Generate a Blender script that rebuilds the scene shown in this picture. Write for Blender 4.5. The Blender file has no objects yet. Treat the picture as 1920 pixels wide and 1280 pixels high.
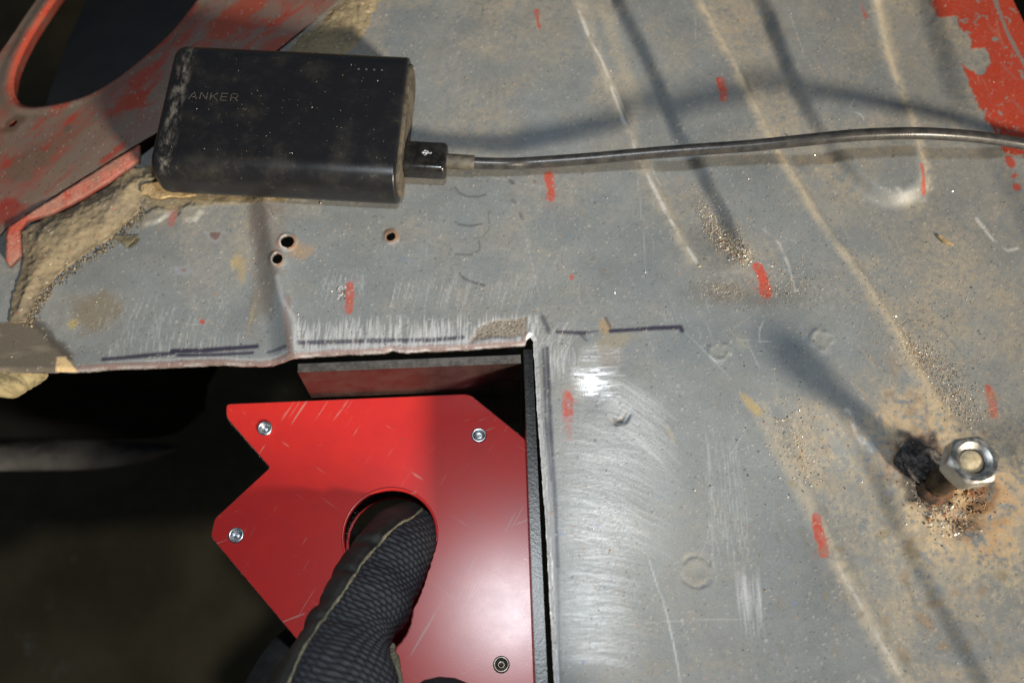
import bpy, bmesh, math
import numpy as np
from mathutils import Vector, Matrix

# ------------------------------------------------------------------ camera, sky, sun, flash
MM = 0.001
FPX, ELEV, DIST = 1900.0, math.radians(67.5), 372.0      # focal length in photo pixels, pitch, distance (mm)
sc = bpy.context.scene
col = sc.collection
cam_d = bpy.data.cameras.new("camera")
cam = bpy.data.objects.new("camera", cam_d)
col.objects.link(cam)
sc.camera = cam
cam_d.sensor_width = 36.0
cam_d.lens = FPX / 1920 * 36
cam_d.clip_start, cam_d.clip_end = 0.01, 50
CR = np.array([1.0, 0, 0]); CU = np.array([0, math.sin(ELEV), math.cos(ELEV)]); CB = np.array([0, -math.cos(ELEV), math.sin(ELEV)])
CP = CB * DIST
cam.location = CP * MM
cam.rotation_euler = (math.pi / 2 - ELEV, 0, 0)
cam_d.dof.use_dof = True
cam_d.dof.focus_distance = 0.368
cam_d.dof.aperture_fstop = 7.1

SUN_EL = math.radians(24.5)
SH = np.array([0.669, -0.743]); SH /= np.linalg.norm(SH)    # horizontal direction towards the sun
sun_d = bpy.data.lights.new("sun", 'SUN')
sun_d.energy = 5.0; sun_d.angle = math.radians(7.0); sun_d.color = (1.0, 0.87, 0.69)
sun = bpy.data.objects.new("sun", sun_d); col.objects.link(sun)
sdir = Vector((SH[0] * math.cos(SUN_EL), SH[1] * math.cos(SUN_EL), math.sin(SUN_EL)))
sun.rotation_euler = sdir.to_track_quat('Z', 'Y').to_euler()

w = bpy.data.worlds.new("World"); sc.world = w; w.use_nodes = True
wn = w.node_tree.nodes; wl = w.node_tree.links
sky = wn.new('ShaderNodeTexSky'); sky.sky_type = 'NISHITA'; sky.sun_disc = False
sky.sun_elevation = SUN_EL; sky.sun_rotation = math.atan2(SH[0], SH[1])
wl.new(sky.outputs[0], wn['Background'].inputs[0]); wn['Background'].inputs[1].default_value = 0.016

fl_d = bpy.data.lights.new("camera_flash", 'SPOT')            # the photograph is taken with a flash above the lens
fl_d.shadow_soft_size = 0.011; fl_d.spot_size = math.radians(98); fl_d.spot_blend = 1.0
fl_d.energy = 2.9; fl_d.color = (0.88, 0.95, 1.0)
fl = bpy.data.objects.new("camera_flash", fl_d); col.objects.link(fl)
fl.location = (CP + CU * 112 + CB * -5) * MM
fl.rotation_euler = (Vector(fl.location) - Vector((0.012, -0.055, 0))).to_track_quat('Z', 'Y').to_euler()

sc.view_settings.view_transform = 'Standard'; sc.view_settings.look = 'None'
sc.view_settings.exposure = 0.38; sc.view_settings.gamma = 1.0

# ------------------------------------------------------------------ helpers
def U(px, py, z=0.0):
    """point (mm) at height z that the photo pixel (1920x1280) shows"""
    d = CR * (px - 960) / FPX - CU * (py - 640) / FPX - CB
    return CP + d * ((z - CP[2]) / d[2])
def Uq(px, py, p0, n):
    d = CR * (px - 960) / FPX - CU * (py - 640) / FPX - CB
    return CP + d * (np.dot(np.array(p0) - CP, n) / np.dot(d, n))
def UL(pts, z=0.0):
    return np.array([U(a, b, z) for a, b in pts])

def ss(a, b, x):
    t = np.clip((x - a) / (b - a), 0, 1); return t * t * (3 - 2 * t)
_lattice = {}
def vnoise(X, Y, s, seed):
    N = 256
    if seed not in _lattice: _lattice[seed] = np.random.RandomState(seed).rand(N, N)
    g = _lattice[seed]
    u = X / s + 1000.37; v = Y / s + 1000.71
    iu = np.floor(u).astype(int); iv = np.floor(v).astype(int)
    fu = u - iu; fv = v - iv
    fu = fu * fu * (3 - 2 * fu); fv = fv * fv * (3 - 2 * fv)
    a = g[iv % N, iu % N]; b = g[iv % N, (iu + 1) % N]; c = g[(iv + 1) % N, iu % N]; d = g[(iv + 1) % N, (iu + 1) % N]
    return (a * (1 - fu) + b * fu) * (1 - fv) + (c * (1 - fu) + d * fu) * fv
def fbm(X, Y, s, seed, octv=4, gain=0.5):
    o = 0; amp = 1; tot = 0
    for k in range(octv):
        ang = 0.6 * k
        o = o + amp * vnoise(X * math.cos(ang) - Y * math.sin(ang), X * math.sin(ang) + Y * math.cos(ang), s, seed + k * 17)
        tot += amp; amp *= gain; s *= 0.5
    return o / tot
def sdf(X, Y, poly):
    """signed distance, positive inside"""
    P = np.asarray(poly)[:, :2]; n = len(P)
    dmin = np.full(X.shape, 1e18); ins = np.zeros(X.shape, bool)
    for i in range(n):
        ax, ay = P[i]; bx, by = P[(i + 1) % n]
        ex, ey = bx - ax, by - ay; L = ex * ex + ey * ey + 1e-12
        t = np.clip(((X - ax) * ex + (Y - ay) * ey) / L, 0, 1)
        dx = X - ax - t * ex; dy = Y - ay - t * ey
        np.minimum(dmin, dx * dx + dy * dy, out=dmin)
        if ay != by:
            ins ^= ((ay > Y) != (by > Y)) & (X < (bx - ax) * (Y - ay) / (by - ay) + ax)
    d = np.sqrt(dmin)
    return np.where(ins, d, -d)
def dline(X, Y, pts):
    P = np.asarray(pts)[:, :2]
    dm = np.full(X.shape, 1e18); tm = np.zeros(X.shape)
    for i in range(len(P) - 1):
        ax, ay = P[i]; bx, by = P[i + 1]
        ex, ey = bx - ax, by - ay; L = ex * ex + ey * ey + 1e-12
        t = np.clip(((X - ax) * ex + (Y - ay) * ey) / L, 0, 1)
        d = (X - ax - t * ex) ** 2 + (Y - ay - t * ey) ** 2
        m = d < dm; dm[m] = d[m]; tm[m] = (i + t[m]) / (len(P) - 1)
    return np.sqrt(dm), tm

def new_mesh(name, V, faces, mat, parent=None, origin=(0, 0, 0), smooth=True, cols=None, surf=None):
    """V in mm, world space; origin in mm"""
    me = bpy.data.meshes.new(name)
    V = (np.asarray(V, float) - np.asarray(origin, float)) * MM
    if isinstance(faces, np.ndarray):
        n = faces.shape[1]
        me.vertices.add(len(V)); me.vertices.foreach_set('co', V.ravel())
        me.loops.add(faces.size); me.loops.foreach_set('vertex_index', faces.ravel().astype(np.int32))
        me.polygons.add(len(faces)); me.polygons.foreach_set('loop_start', (np.arange(len(faces)) * n).astype(np.int32))
        me.update(calc_edges=True)
    else:
        me.from_pydata([tuple(v) for v in V], [], [tuple(f) for f in faces])
        me.update()
    me.polygons.foreach_set('use_smooth', np.full(len(me.polygons), bool(smooth)))
    for nm, c in (('col', cols), ('surf', surf)):
        if c is not None:
            a = me.color_attributes.new(nm, 'FLOAT_COLOR', 'POINT')
            c4 = np.ones((len(V), 4), np.float32); c4[:, :c.shape[1]] = c
            a.data.foreach_set('color', c4.ravel())
    me.validate()
    if mat: me.materials.append(mat)
    o = bpy.data.objects.new(name, me); col.objects.link(o)
    if parent is None:
        o.location = np.asarray(origin, float) * MM
    else:
        o.parent = parent
        po = np.array(parent.location) / MM
        o.location = (np.asarray(origin, float) - po) * MM
    return o
def empty(name, loc, label, cat, group=None):
    o = bpy.data.objects.new(name, None); col.objects.link(o)
    o.location = np.asarray(loc, float) * MM
    o.empty_display_size = 0.01
    tag(o, label, cat, group); return o
def tag(o, label=None, cat=None, group=None, kind=None):
    if label: o['label'] = label
    if cat: o['category'] = cat
    if group: o['group'] = group
    if kind: o['kind'] = kind
    return o
def sharp(o, deg=35):
    me = o.data
    bm = bmesh.new(); bm.from_mesh(me)
    for e in bm.edges:
        e.smooth = not (len(e.link_faces) == 2 and e.calc_face_angle(0) > math.radians(deg))
    bm.to_mesh(me); bm.free()
def rib(u, v, closed_u=False, base=0):
    """quad indices of a (v rows) x (u columns) grid"""
    i = np.arange(u if closed_u else u - 1); j = np.arange(v - 1)
    I, Jj = np.meshgrid(i, j)
    a = Jj * u + I; b = Jj * u + (I + 1) % u
    return (np.stack([a, b, b + u, a + u], -1).reshape(-1, 4) + base)

# ---- node materials
def nmat(name):
    m = bpy.data.materials.new(name); m.use_nodes = True
    return m, m.node_tree.nodes, m.node_tree.links, m.node_tree.nodes['Principled BSDF']
def noise(nd, lk, scale, detail=4, rough=0.6, vec=None, kind='N'):
    n = nd.new('ShaderNodeTexNoise' if kind == 'N' else 'ShaderNodeTexVoronoi')
    n.inputs['Scale'].default_value = scale
    if kind == 'N':
        n.inputs['Detail'].default_value = detail; n.inputs['Roughness'].default_value = rough
    if vec is None:
        tc = nd.new('ShaderNodeTexCoord'); vec = tc.outputs['Object']
    lk.new(vec, n.inputs['Vector']); return n
def mixc(nd, lk, fac, a, b, mode='MIX'):
    m = nd.new('ShaderNodeMix'); m.data_type = 'RGBA'; m.blend_type = mode
    for s, v in ((m.inputs[0], fac), (m.inputs[6], a), (m.inputs[7], b)):
        if hasattr(v, 'is_linked') or hasattr(v, 'links'): lk.new(v, s)
        elif isinstance(v, (int, float)): s.default_value = v
        else: s.default_value = (*v, 1)
    return m.outputs[2]
def ramp(nd, lk, src, a, b, va=0.0, vb=1.0):
    m = nd.new('ShaderNodeMapRange'); m.interpolation_type = 'SMOOTHSTEP'
    lk.new(src, m.inputs[0])
    for k, v in zip((1, 2, 3, 4), (a, b, va, vb)): m.inputs[k].default_value = v
    return m.outputs[0]
def bump(nd, lk, bs, h, dist, strength=1.0):
    b = nd.new('ShaderNodeBump'); b.inputs['Distance'].default_value = dist; b.inputs['Strength'].default_value = strength
    lk.new(h, b.inputs['Height']); lk.new(b.outputs[0], bs.inputs['Normal'])
def painted(name, bump_d=0.00006, grain=0.10, bscale=1600, coat=0.0):
    """colour, metalness and roughness come from what is laid on the surface point by point; grain from noise"""
    m, nd, lk, bs = nmat(name)
    a = nd.new('ShaderNodeAttribute'); a.attribute_name = 'col'
    s = nd.new('ShaderNodeAttribute'); s.attribute_name = 'surf'
    sp = nd.new('ShaderNodeSeparateColor'); lk.new(s.outputs['Color'], sp.inputs[0])
    n = noise(nd, lk, bscale, 3, 0.7)
    g = ramp(nd, lk, n.outputs[0], 0.25, 0.75, 1 - grain, 1 + grain)
    lk.new(mixc(nd, lk, 1.0, a.outputs['Color'], g, 'MULTIPLY'), bs.inputs['Base Color'])
    lk.new(sp.outputs[0], bs.inputs['Metallic']); lk.new(sp.outputs[1], bs.inputs['Roughness'])
    bs.inputs['Coat Weight'].default_value = coat
    bump(nd, lk, bs, n.outputs[0], bump_d)
    return m
def noisy(name, c1, c2, scale, rough=0.5, metal=0.0, bscale=None, bdist=0.0, lo=0.35, hi=0.65, rough2=None, spec=0.5):
    m, nd, lk, bs = nmat(name)
    n = noise(nd, lk, scale, 6, 0.65)
    f = ramp(nd, lk, n.outputs[0], lo, hi)
    lk.new(mixc(nd, lk, f, c1, c2), bs.inputs['Base Color'])
    bs.inputs['Metallic'].default_value = metal
    bs.inputs['Specular IOR Level'].default_value = spec
    if rough2 is None: bs.inputs['Roughness'].default_value = rough
    else: lk.new(ramp(nd, lk, n.outputs[0], lo, hi, rough, rough2), bs.inputs['Roughness'])
    if bdist:
        b = noise(nd, lk, bscale, 4, 0.6); bump(nd, lk, bs, b.outputs[0], bdist)
    return m

M_floor = painted("primer_grey_sheet", 0.00007, 0.13, 1500)
M_redpanel = painted("worn_red_paint", 0.00005, 0.10, 1300)
M_edge = noisy("cut_sheet_edge", (0.16, 0.11, 0.10), (0.45, 0.42, 0.40), 420, 0.4, 0.6, 900, 0.0002)
M_seal = painted("dusty_sealant", 0.00022, 0.16, 700)

# ------------------------------------------------------------------ setting: ground below
def ground():
    n = 90
    xs = np.linspace(-2200, 2200, n); ys = np.linspace(-2200, 2200, n)
    X, Y = np.meshgrid(xs, ys)
    Z = -420 + 10 * fbm(X, Y, 160, 5)
    m, nd, lk, bs = nmat("oily_earth_floor")
    a = noise(nd, lk, 9, 6, 0.6); b = noise(nd, lk, 45, 5, 0.7)
    c = mixc(nd, lk, ramp(nd, lk, a.outputs[0], 0.35, 0.7), (0.085, 0.062, 0.026), (0.17, 0.125, 0.06))
    c = mixc(nd, lk, ramp(nd, lk, b.outputs[0], 0.62, 0.74), c, (0.26, 0.24, 0.20))
    lk.new(c, bs.inputs['Base Color']); bs.inputs['Roughness'].default_value = 0.9
    bump(nd, lk, bs, b.outputs[0], 0.004)
    o = new_mesh("ground", np.stack([X, Y, Z], -1).reshape(-1, 3), rib(n, n), m)
    tag(o, kind='structure')
ground()

# ------------------------------------------------------------------ floor panel (heightfield sheet)
CELL = 0.5
x0, x1, y0, y1 = -250.0, 262.0, -172.0, 192.0
xs = np.arange(x0, x1, CELL); ys = np.arange(y0, y1, CELL)
X, Y = np.meshgrid(xs, ys); NY, NX = X.shape
rng = np.random.RandomState(7)
C = np.zeros((NY, NX, 3)); MET = np.zeros((NY, NX)); RGH = np.full((NY, NX), 0.50); H = np.zeros((NY, NX))
warp1 = fbm(X, Y, 9, 101) - 0.5; warp2 = fbm(X, Y, 3, 111) - 0.5; fine = fbm(X, Y, 1.4, 121, 2) - 0.5
big = fbm(X, Y, 60, 131); mid = fbm(X, Y, 22, 141); sml = fbm(X, Y, 6, 151)
def lay(mask, c, metal=None, rough=None, sl=np.s_[:, :]):
    m = np.clip(mask, 0, 1)
    C[sl] += (np.asarray(c) - C[sl]) * m[..., None]
    if metal is not None: MET[sl] += (metal - MET[sl]) * m
    if rough is not None: RGH[sl] += (rough - RGH[sl]) * m
def win(P, pad):
    P = np.asarray(P)
    i0 = max(0, int((P[:, 1].min() - pad - y0) / CELL)); i1 = min(NY, int((P[:, 1].max() + pad - y0) / CELL) + 2)
    j0 = max(0, int((P[:, 0].min() - pad - x0) / CELL)); j1 = min(NX, int((P[:, 0].max() + pad - x0) / CELL) + 2)
    return np.s_[i0:max(i0, i1), j0:max(j0, j1)]
def polym(pts, soft=1.0, rag=0.0, rag2=0.0, z=0.0):
    P = UL(pts, z); s = win(P, soft + 4 + rag)
    d = sdf(X[s], Y[s], P) + rag * 2 * warp1[s] + rag2 * 2 * warp2[s]
    return ss(-soft, soft, d), s
def blob(px, py, rx, ry, ang=0.0, soft=0.35, rag=0.0):
    p = U(px, py); k = DIST / FPX
    rx *= k; ry *= k * 1.05
    s = win(np.array([p]), max(rx, ry) * 1.8 + 2)
    dx = X[s] - p[0]; dy = Y[s] - p[1]; a = math.radians(ang)
    u = (dx * math.cos(a) + dy * math.sin(a)) / rx; v = (-dx * math.sin(a) + dy * math.cos(a)) / ry
    r = np.sqrt(u * u + v * v) + rag * (warp1[s] + warp2[s])
    return 1 - ss(1 - soft, 1 + soft, r), s
def line(pts, wpx, soft=0.6, rag=0.0, fade=False):
    P = UL(pts); wd = wpx * DIST / FPX / 2
    s = win(P, wd + soft + 3)
    d, t = dline(X[s], Y[s], P)
    d = d + rag * (warp1[s] * 1.2 + warp2[s])
    m = 1 - ss(max(0, wd - soft), wd + soft, d)
    if fade: m = m * np.sin(np.clip(t, 0.02, 0.98) * math.pi) ** 0.6
    return m, s
def scratch(pa, pb, wmm, a, c=(0.5, 0.5, 0.5), bend=0.0, metal=None, rough=None):
    A = U(*pa); B = U(*pb); mid_ = (A + B) / 2 + bend * np.array([-(B - A)[1], (B - A)[0], 0])
    P = np.array([A, (A + mid_) / 2 + bend * 0.25 * np.array([-(B - A)[1], (B - A)[0], 0]), mid_, (B + mid_) / 2 + bend * 0.25 * np.array([-(B - A)[1], (B - A)[0], 0]), B])
    s = win(P, wmm + 0.6)
    d, t = dline(X[s], Y[s], P)
    m = a * (1 - ss(0.15 * wmm, wmm, d)) * np.sin(np.clip(t, 0.02, 0.98) * math.pi) ** 0.5
    lay(m, c, metal, rough, s)

# -- relief: channels and beads pressed into the sheet
TAN2 = [(1300, -60), (1310, 0), (1370, 110), (1440, 250), (1530, 400), (1620, 520), (1700, 650), (1760, 760)]
DARK3 = [(1732, -60), (1750, 20), (1800, 180), (1870, 290), (1920, 380), (2000, 520)]
R_RIGHT = DARK3 + [(2150, 700), (2500, 700), (2500, -120), (1740, -120)]
R_LOW = TAN2 + [(1800, 840), (1900, 900), (2300, 900), (2300, -100), (1500, -100)]
LOBE = [(1405, -60), (1430, 20), (1470, 130), (1520, 230), (1570, 300), (1630, 362), (1690, 380), (1742, 358), (1748, 300), (1715, 200), (1680, 110), (1655, 0), (1640, -60)]
CH1 = [(1068, -60), (1100, 60), (1160, 200), (1250, 400), (1300, 495), (1345, 520), (1395, 490), (1392, 440), (1332, 320), (1282, 230), (1230, 110), (1175, 0), (1150, -60)]
CHD = [(1395, 735), (1440, 770), (1520, 950), (1600, 1100), (1700, 1280), (1790, 1440), (1975, 1440), (1868, 1280), (1775, 1110), (1695, 965), (1660, 880), (1590, 775), (1490, 700)]
def smoothpoly(P, n=5):
    P = np.asarray(P); m_ = len(P); out = []
    for i in range(m_):
        a, b, c, d = P[i - 1], P[i], P[(i + 1) % m_], P[(i + 2) % m_]
        for t in np.linspace(0, 1, n, endpoint=False):
            out.append(.5 * ((2 * b) + (-a + c) * t + (2 * a - 5 * b + 4 * c - d) * t * t + (-a + 3 * b - 3 * c + d) * t ** 3))
    return np.array(out)
def blur(A, k):
    for ax in (0, 1):
        for _ in range(2):
            B = np.cumsum(np.concatenate([np.repeat(np.take(A, [0], ax), k + 1, ax), A, np.repeat(np.take(A, [-1], ax), k, ax)], ax), ax)
            n = A.shape[ax]
            A = (np.take(B, np.arange(2 * k + 1, 2 * k + 1 + n), ax) - np.take(B, np.arange(n), ax)) / (2 * k + 1)
    return A
def depress(poly, depth, wd, edge=0.0):
    d = sdf(X, Y, smoothpoly(UL(poly), 3)) + 0.8 * warp1
    return -depth * ss(edge, edge + wd, d)
low = depress(R_LOW, 4.4, 5.6) * ss(U(0, 905)[1], U(0, 760)[1], Y)
lobe = depress(LOBE, 4.4, 5.8)
H += np.minimum(low - lobe, 0) * 1.0 - depress(R_RIGHT, 3.4, 11.0, -5.0)
H += depress(CH1, 4.4, 5.6) * ss(U(0, 520)[1], U(0, 400)[1], Y)
H += depress(CHD, 4.2, 7.0) * ss(U(0, 745)[1], U(0, 900)[1], Y)
dl, _ = dline(X, Y, UL([(468, 300), (480, 400), (500, 520), (515, 600), (537, 720)]))
left_poly = UL([(-800, 200), (440, 200), (468, 300), (480, 400), (500, 520), (515, 600), (537, 720), (540, 900), (-800, 900)])
dleft = sdf(X, Y, left_poly)
H[:] = blur(H, 2)
stepmask = ss(-4.6, 4.6, dleft)
H += -2.6 * stepmask
H += 0.7 * np.exp(-((dleft + 5.0) / 3.0) ** 2) * ss(380, 520, 640 - (Y * -4.7))          # small crest beside the step
H += 1.9 * (fbm(X, Y, 48, 161, 3) - 0.5) + 0.25 * (fbm(X, Y, 10, 171, 3) - 0.5)
def dent(px, py, r, d, ex=1.0):
    p = U(px, py); g = np.exp(-(((X - p[0]) / r) ** 2 + ((Y - p[1]) / (r * ex)) ** 2)); return d * g
H += dent(1106, 740, 6.0, -1.25, 1.15) + dent(1250, 1180, 22, -0.8) + dent(1420, 540, 14, -0.9, 0.5)
def ring(px, py, r, wd, d):
    p = U(px, py); rr = np.hypot(X - p[0], Y - p[1]) + 2.2 * warp1; return d * np.exp(-((rr - r) / wd) ** 2) * ss(.3, .6, fbm(X, Y, 4, 77, 3)) * 1.2
H += ring(1540, 637, 3.6, 0.9, 0.35) + ring(1347, 657, 3.4, 0.9, 0.32) + ring(1307, 1068, 4.8, 0.8, -0.35)
H += dent(1307, 1068, 3.5, -0.5) + dent(1155, 770, 4.0, -0.4)
rustm = np.exp(-((X - U(1760, 900)[0]) / 15) ** 2 - ((Y - U(1760, 900)[1]) / 17) ** 2)
H += rustm * 2.4 * (fbm(X, Y, 6, 181, 4) - 0.5) * 2
H += dent(1720, 868, 5.0, 1.2) * (.6 + 1.6 * fbm(X, Y, 3, 185, 3)) + dent(1800, 965, 5, -2.2)

# -- base paint
tone = 0.80 + 0.34 * big + 0.26 * (mid - 0.5) + 0.16 * (sml - 0.5) + 0.10 * fine
C[:] = np.array([0.176, 0.194, 0.203]) * tone[..., None]
RGH[:] = 0.43 + 0.14 * (mid - 0.5)
# dust film
DUST = np.array([0.305, 0.262, 0.196])
dust = 0.07 + 0.34 * ss(0.44, 0.68, fbm(X, Y, 26, 201, 5)) + 0.16 * ss(0.5, 0.8, fbm(X, Y, 8, 211))
topw = ss(-10, 120, Y)
dust *= 0.55 + 0.75 * topw
inlow = np.clip(-low / 4.4, 0, 1) * (1 - np.clip(-lobe / 4.4, 0, 1))
dust += inlow * (0.12 + 0.30 * fbm(X, Y, 20, 221))
m, s = polym([(1330, -60), (1900, -60), (1990, 420), (1990, 760), (1760, 800), (1650, 640), (1500, 400), (1400, 200)], 14, 6)
dust[s] += m * (0.05 + 0.22 * ss(0.45, 0.7, fbm(X[s], Y[s], 16, 231)))
m, s = polym([(1430, 730), (1560, 760), (1640, 800), (1720, 760), (1980, 820), (1980, 1300), (1700, 1300), (1600, 1110), (1500, 930)], 7, 5)
dust[s] += m * (0.12 + 0.62 * ss(0.44, 0.62, fbm(X[s], Y[s], 11, 241, 5)))
for pts, wd, a in ((TAN2, 16, 0.55), ([(1645, -40), (1682, 120), (1715, 210), (1742, 300)], 18, 0.40),
                   ([(1090, 20), (1140, 150), (1200, 330)], 24, 0.16), ([(1430, 770), (1515, 945), (1600, 1110), (1700, 1290)], 18, 0.35),
                   ([(1210, 330), (1290, 470)], 22, 0.22), ([(1130, 0), (1150, 60), (1180, 140)], 26, 0.24)):
    m, s = line(pts, wd, 2.2, 1.0); dust[s] += m * a * (0.75 + 0.8 * sml[s] - 0.3)
for px, py, rx, ry, an, a in ((930, 165, 110, 30, 20, .32), (840, 120, 40, 70, 0, .18), (1450, 160, 60, 70, 0, .2), (450, 470, 22, 90, -3, .28), (560, 540, 25, 16, 0, .25),
                              (1380, 470, 70, 60, 40, .25), (1750, 560, 140, 90, 30, .35), (1600, 330, 90, 50, 30, .25), (720, 430, 90, 40, 0, .14), (1200, 600, 60, 30, 0, .12), (1530, 560, 60, 50, 0, .22), (1230, 1255, 220, 14, 4, .18), (1500, 860, 45, 60, 60, .25)):
    m, s = blob(px, py, rx, ry, an, 0.8, 0.9); dust[s] += m * a
gr_ = rng.rand(NY, NX); gr_ = (gr_ + np.roll(gr_, 1, 0) + np.roll(gr_, 1, 1)) / 3 - .5
dust *= 0.85 + 1.3 * fine + 0.9 * warp2 + 1.1 * gr_
dust = np.clip(dust * 0.72, 0, 0.85)
lay(dust, DUST); RGH += 0.28 * dust
for pts, wd, a in ((TAN2, 17, .62), ([(1645, -40), (1682, 120), (1715, 210), (1742, 300), (1748, 340)], 22, .50), ([(1086, 10), (1108, 70), (1160, 200), (1250, 400), (1300, 490)], 20, .38), ([(1135, 0), (1160, 80), (1200, 190)], 30, .35), ([(1425, 765), (1515, 945), (1600, 1110), (1700, 1290)], 26, .5), ([(1700, 650), (1745, 740), (1770, 800)], 40, .4), ([(1880, 890), (1930, 960)], 30, .4)):
    m, s = line(pts, wd, 2.4, 1.0); lay(m * a * np.clip(.15 + 1.5 * sml[s] + 1.2 * fine[s] + 1.2 * warp1[s], 0, 1), (.40, .35, .265), 0, .8, s)
# clean, bluish patches where something lay
for px, py, rx, ry, an in ((1050, 425, 60, 42, 0), (905, 505, 46, 34, 10), (1140, 373, 30, 10, 0), (757, 30, 44, 26, 0), (742, 70, 22, 45, -10), (1212, 515, 34, 45, 0),
                           (1288, 55, 46, 40, 0), (1475, 615, 62, 42, -20), (1420, 665, 50, 30, -30), (870, 430, 22, 36, 0), (1290, 640, 60, 50, 0), (1600, 440, 80, 30, -15), (1690, 320, 45, 35, 0), (1680, 520, 60, 30, 0)):
    m, s = blob(px, py, rx, ry, an, 0.40, 0.55); lay(m * 0.45, np.array([0.145, 0.170, 0.188]), None, 0.44, s)
m, s = line([(838, 120), (838, 240)], 10, 1.0, 0.4); lay(m * 0.35, (0.15, 0.17, 0.19), sl=s)
# yellowish / rust stains; brown also paints shade onto the step's flank
for px, py, rx, ry, an, c, a in ((1135, 612, 10, 14, 0, (.36, .22, .06), .5), (1150, 640, 36, 14, 20, (.30, .24, .13), .4), (1405, 755, 8, 20, 40, (.40, .29, .10), .6), (1600, 800, 10, 18, 0, (.35, .2, .08), .3),
                                 (450, 500, 8, 30, 10, (.33, .25, .12), .55), (436, 490, 6, 12, 0, (.4, .3, .1), .5), (470, 580, 3, 30, -6, (.36, .28, .12), .5), (175, 575, 48, 34, 10, (.15, .125, .085), .75), (130, 600, 9, 9, 0, (.34, .27, .10), .7),
                                 (500, 500, 26, 120, -6, (.13, .10, .075), .55), (486, 400, 20, 50, 0, (.15, .10, .07), .45), (1255, 810, 4, 16, 20, (.4, .33, .2), .5), (560, 470, 22, 16, 0, (.34, .2, .08), .5),
                                 (250, 395, 14, 30, 50, (.2, .17, .10), .6)):
    m, s = blob(px, py, rx, ry, an, 0.55, 1.0); lay(m * a, c, None, 0.75, s)
# darker patches below the channel end
m, s = blob(1420, 548, 110, 26, 0, 0.7, 0.6); lay(m * 0.34, (0.10, 0.095, 0.085), sl=s)
m, s = blob(1340, 560, 60, 26, 0, 0.7, 0.6); lay(m * 0.25, (0.12, 0.11, 0.10), sl=s)

# bright worn crests along the channel edges
for pts, wd, a, rg in (([(1085, 20), (1105, 70), (1130, 110), (1160, 200), (1200, 300)], 6, 1.0, 1.2), ([(1200, 300), (1250, 400), (1290, 465), (1312, 500), (1318, 503)], 6, .95, 1.0), ([(1112, 60), (1150, 150), (1180, 220), (1240, 340)], 4, .30, 1.4),
                       ([(1420, 420), (1462, 458), (1480, 500), (1492, 545)], 4, .55, .8), ([(1672, 340), (1692, 362), (1712, 372), (1742, 365)], 7, .7, 1.3), ([(1840, 400), (1872, 440), (1900, 460), (1918, 455)], 6, .8, .8), ([(1588, 770), (1615, 820), (1636, 862)], 11, .7, 1.6),
                       ([(1535, 1000), (1600, 1110), (1700, 1290)], 6, .35, 1.6), ([(1670, 650), (1720, 720), (1750, 780)], 3, .3, .5)):
    m, s = line(pts, wd, 0.5, rg * 0.55); lay(m * a * ss(.36, .66, fbm(X[s], Y[s], 5, 191, 4)) * 1.15, (0.58, 0.57, 0.55), 0.3, 0.38, s)

# -- grinding marks: thousands of fine abrasive lines
PALE = np.array([0.54, 0.555, 0.575])
def strokes(n, fx, fy, flen, fang, fw=(0.2, 0.36), fa=(0.2, 0.7), bend=0.0, metal=0.25, c=PALE):
    for i in range(n):
        px = fx(); py = fy(px); L = flen(); a = math.radians(fang(px, py))
        scratch((px, py), (px + L * math.cos(a), py + L * math.sin(a)), rng.uniform(*fw), rng.uniform(*fa), c, bend, metal, 0.33)
u = rng.uniform
strokes(520, lambda: u(552, 1010), lambda p: u(588, 640) - (p - 780) * 0.02, lambda: u(25, 62), lambda p, q: 92 + u(-4, 4), fa=(.2, .7))
strokes(120, lambda: u(740, 1010), lambda p: u(505, 545), lambda: u(25, 60), lambda p, q: 104 + u(-5, 5), fa=(.05, .20))
strokes(45, lambda: u(605, 690), lambda p: u(500, 530), lambda: u(20, 55), lambda p, q: 104 + u(-5, 5), fa=(.06, .22))
strokes(90, lambda: u(180, 430), lambda p: u(545, 600) , lambda: u(18, 48), lambda p, q: 110 + u(-6, 6), fa=(.06, .22))
strokes(120, lambda: u(200, 445), lambda p: u(610, 650), lambda: u(15, 40), lambda p, q: 96 + u(-5, 5), fa=(.07, .28))
strokes(60, lambda: u(1005, 1080), lambda p: u(595, 640), lambda: u(30, 70), lambda p, q: 118 + u(-15, 10), fa=(.10, .35))
strokes(60, lambda: u(1030, 1085), lambda p: u(645, 670), lambda: u(25, 60), lambda p, q: 92 + u(-4, 4), fa=(.10, .4))
# broad pale ground area right of the cut, then its arcs
m, s = polym([(1040, 690), (1120, 690), (1230, 770), (1265, 900), (1240, 1030), (1190, 1120), (1180, 1250), (1060, 1250), (1045, 1000)], 9, 6); lay(m * 0.28, (0.36, 0.385, 0.40), 0.12, 0.40, s)
strokes(420, lambda: u(1040, 1130), lambda p: u(735, 1010), lambda: u(60, 170), lambda p, q: 12 + (q - 735) * 0.01 + u(-5, 7), fa=(.05, .22), bend=0.10)
strokes(130, lambda: u(1130, 1200), lambda p: u(690, 800) + (p - 1130) * .6, lambda: u(50, 110), lambda p, q: 34 + u(-6, 8), fa=(.08, .30), bend=0.06)
strokes(330, lambda: u(1045, 1110), lambda p: u(1000, 1245), lambda: u(50, 130), lambda p, q: 3 + u(-4, 6), fa=(.05, .22), bend=0.06)
strokes(70, lambda: u(1320, 1400), lambda p: u(790, 1000), lambda: u(40, 120), lambda p, q: 82 + u(-5, 5), fa=(.06, .22))
strokes(70, lambda: u(1380, 1425), lambda p: u(1060, 1110), lambda: u(50, 100), lambda p, q: 84 + u(-4, 4), fa=(.06, .28))
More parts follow.
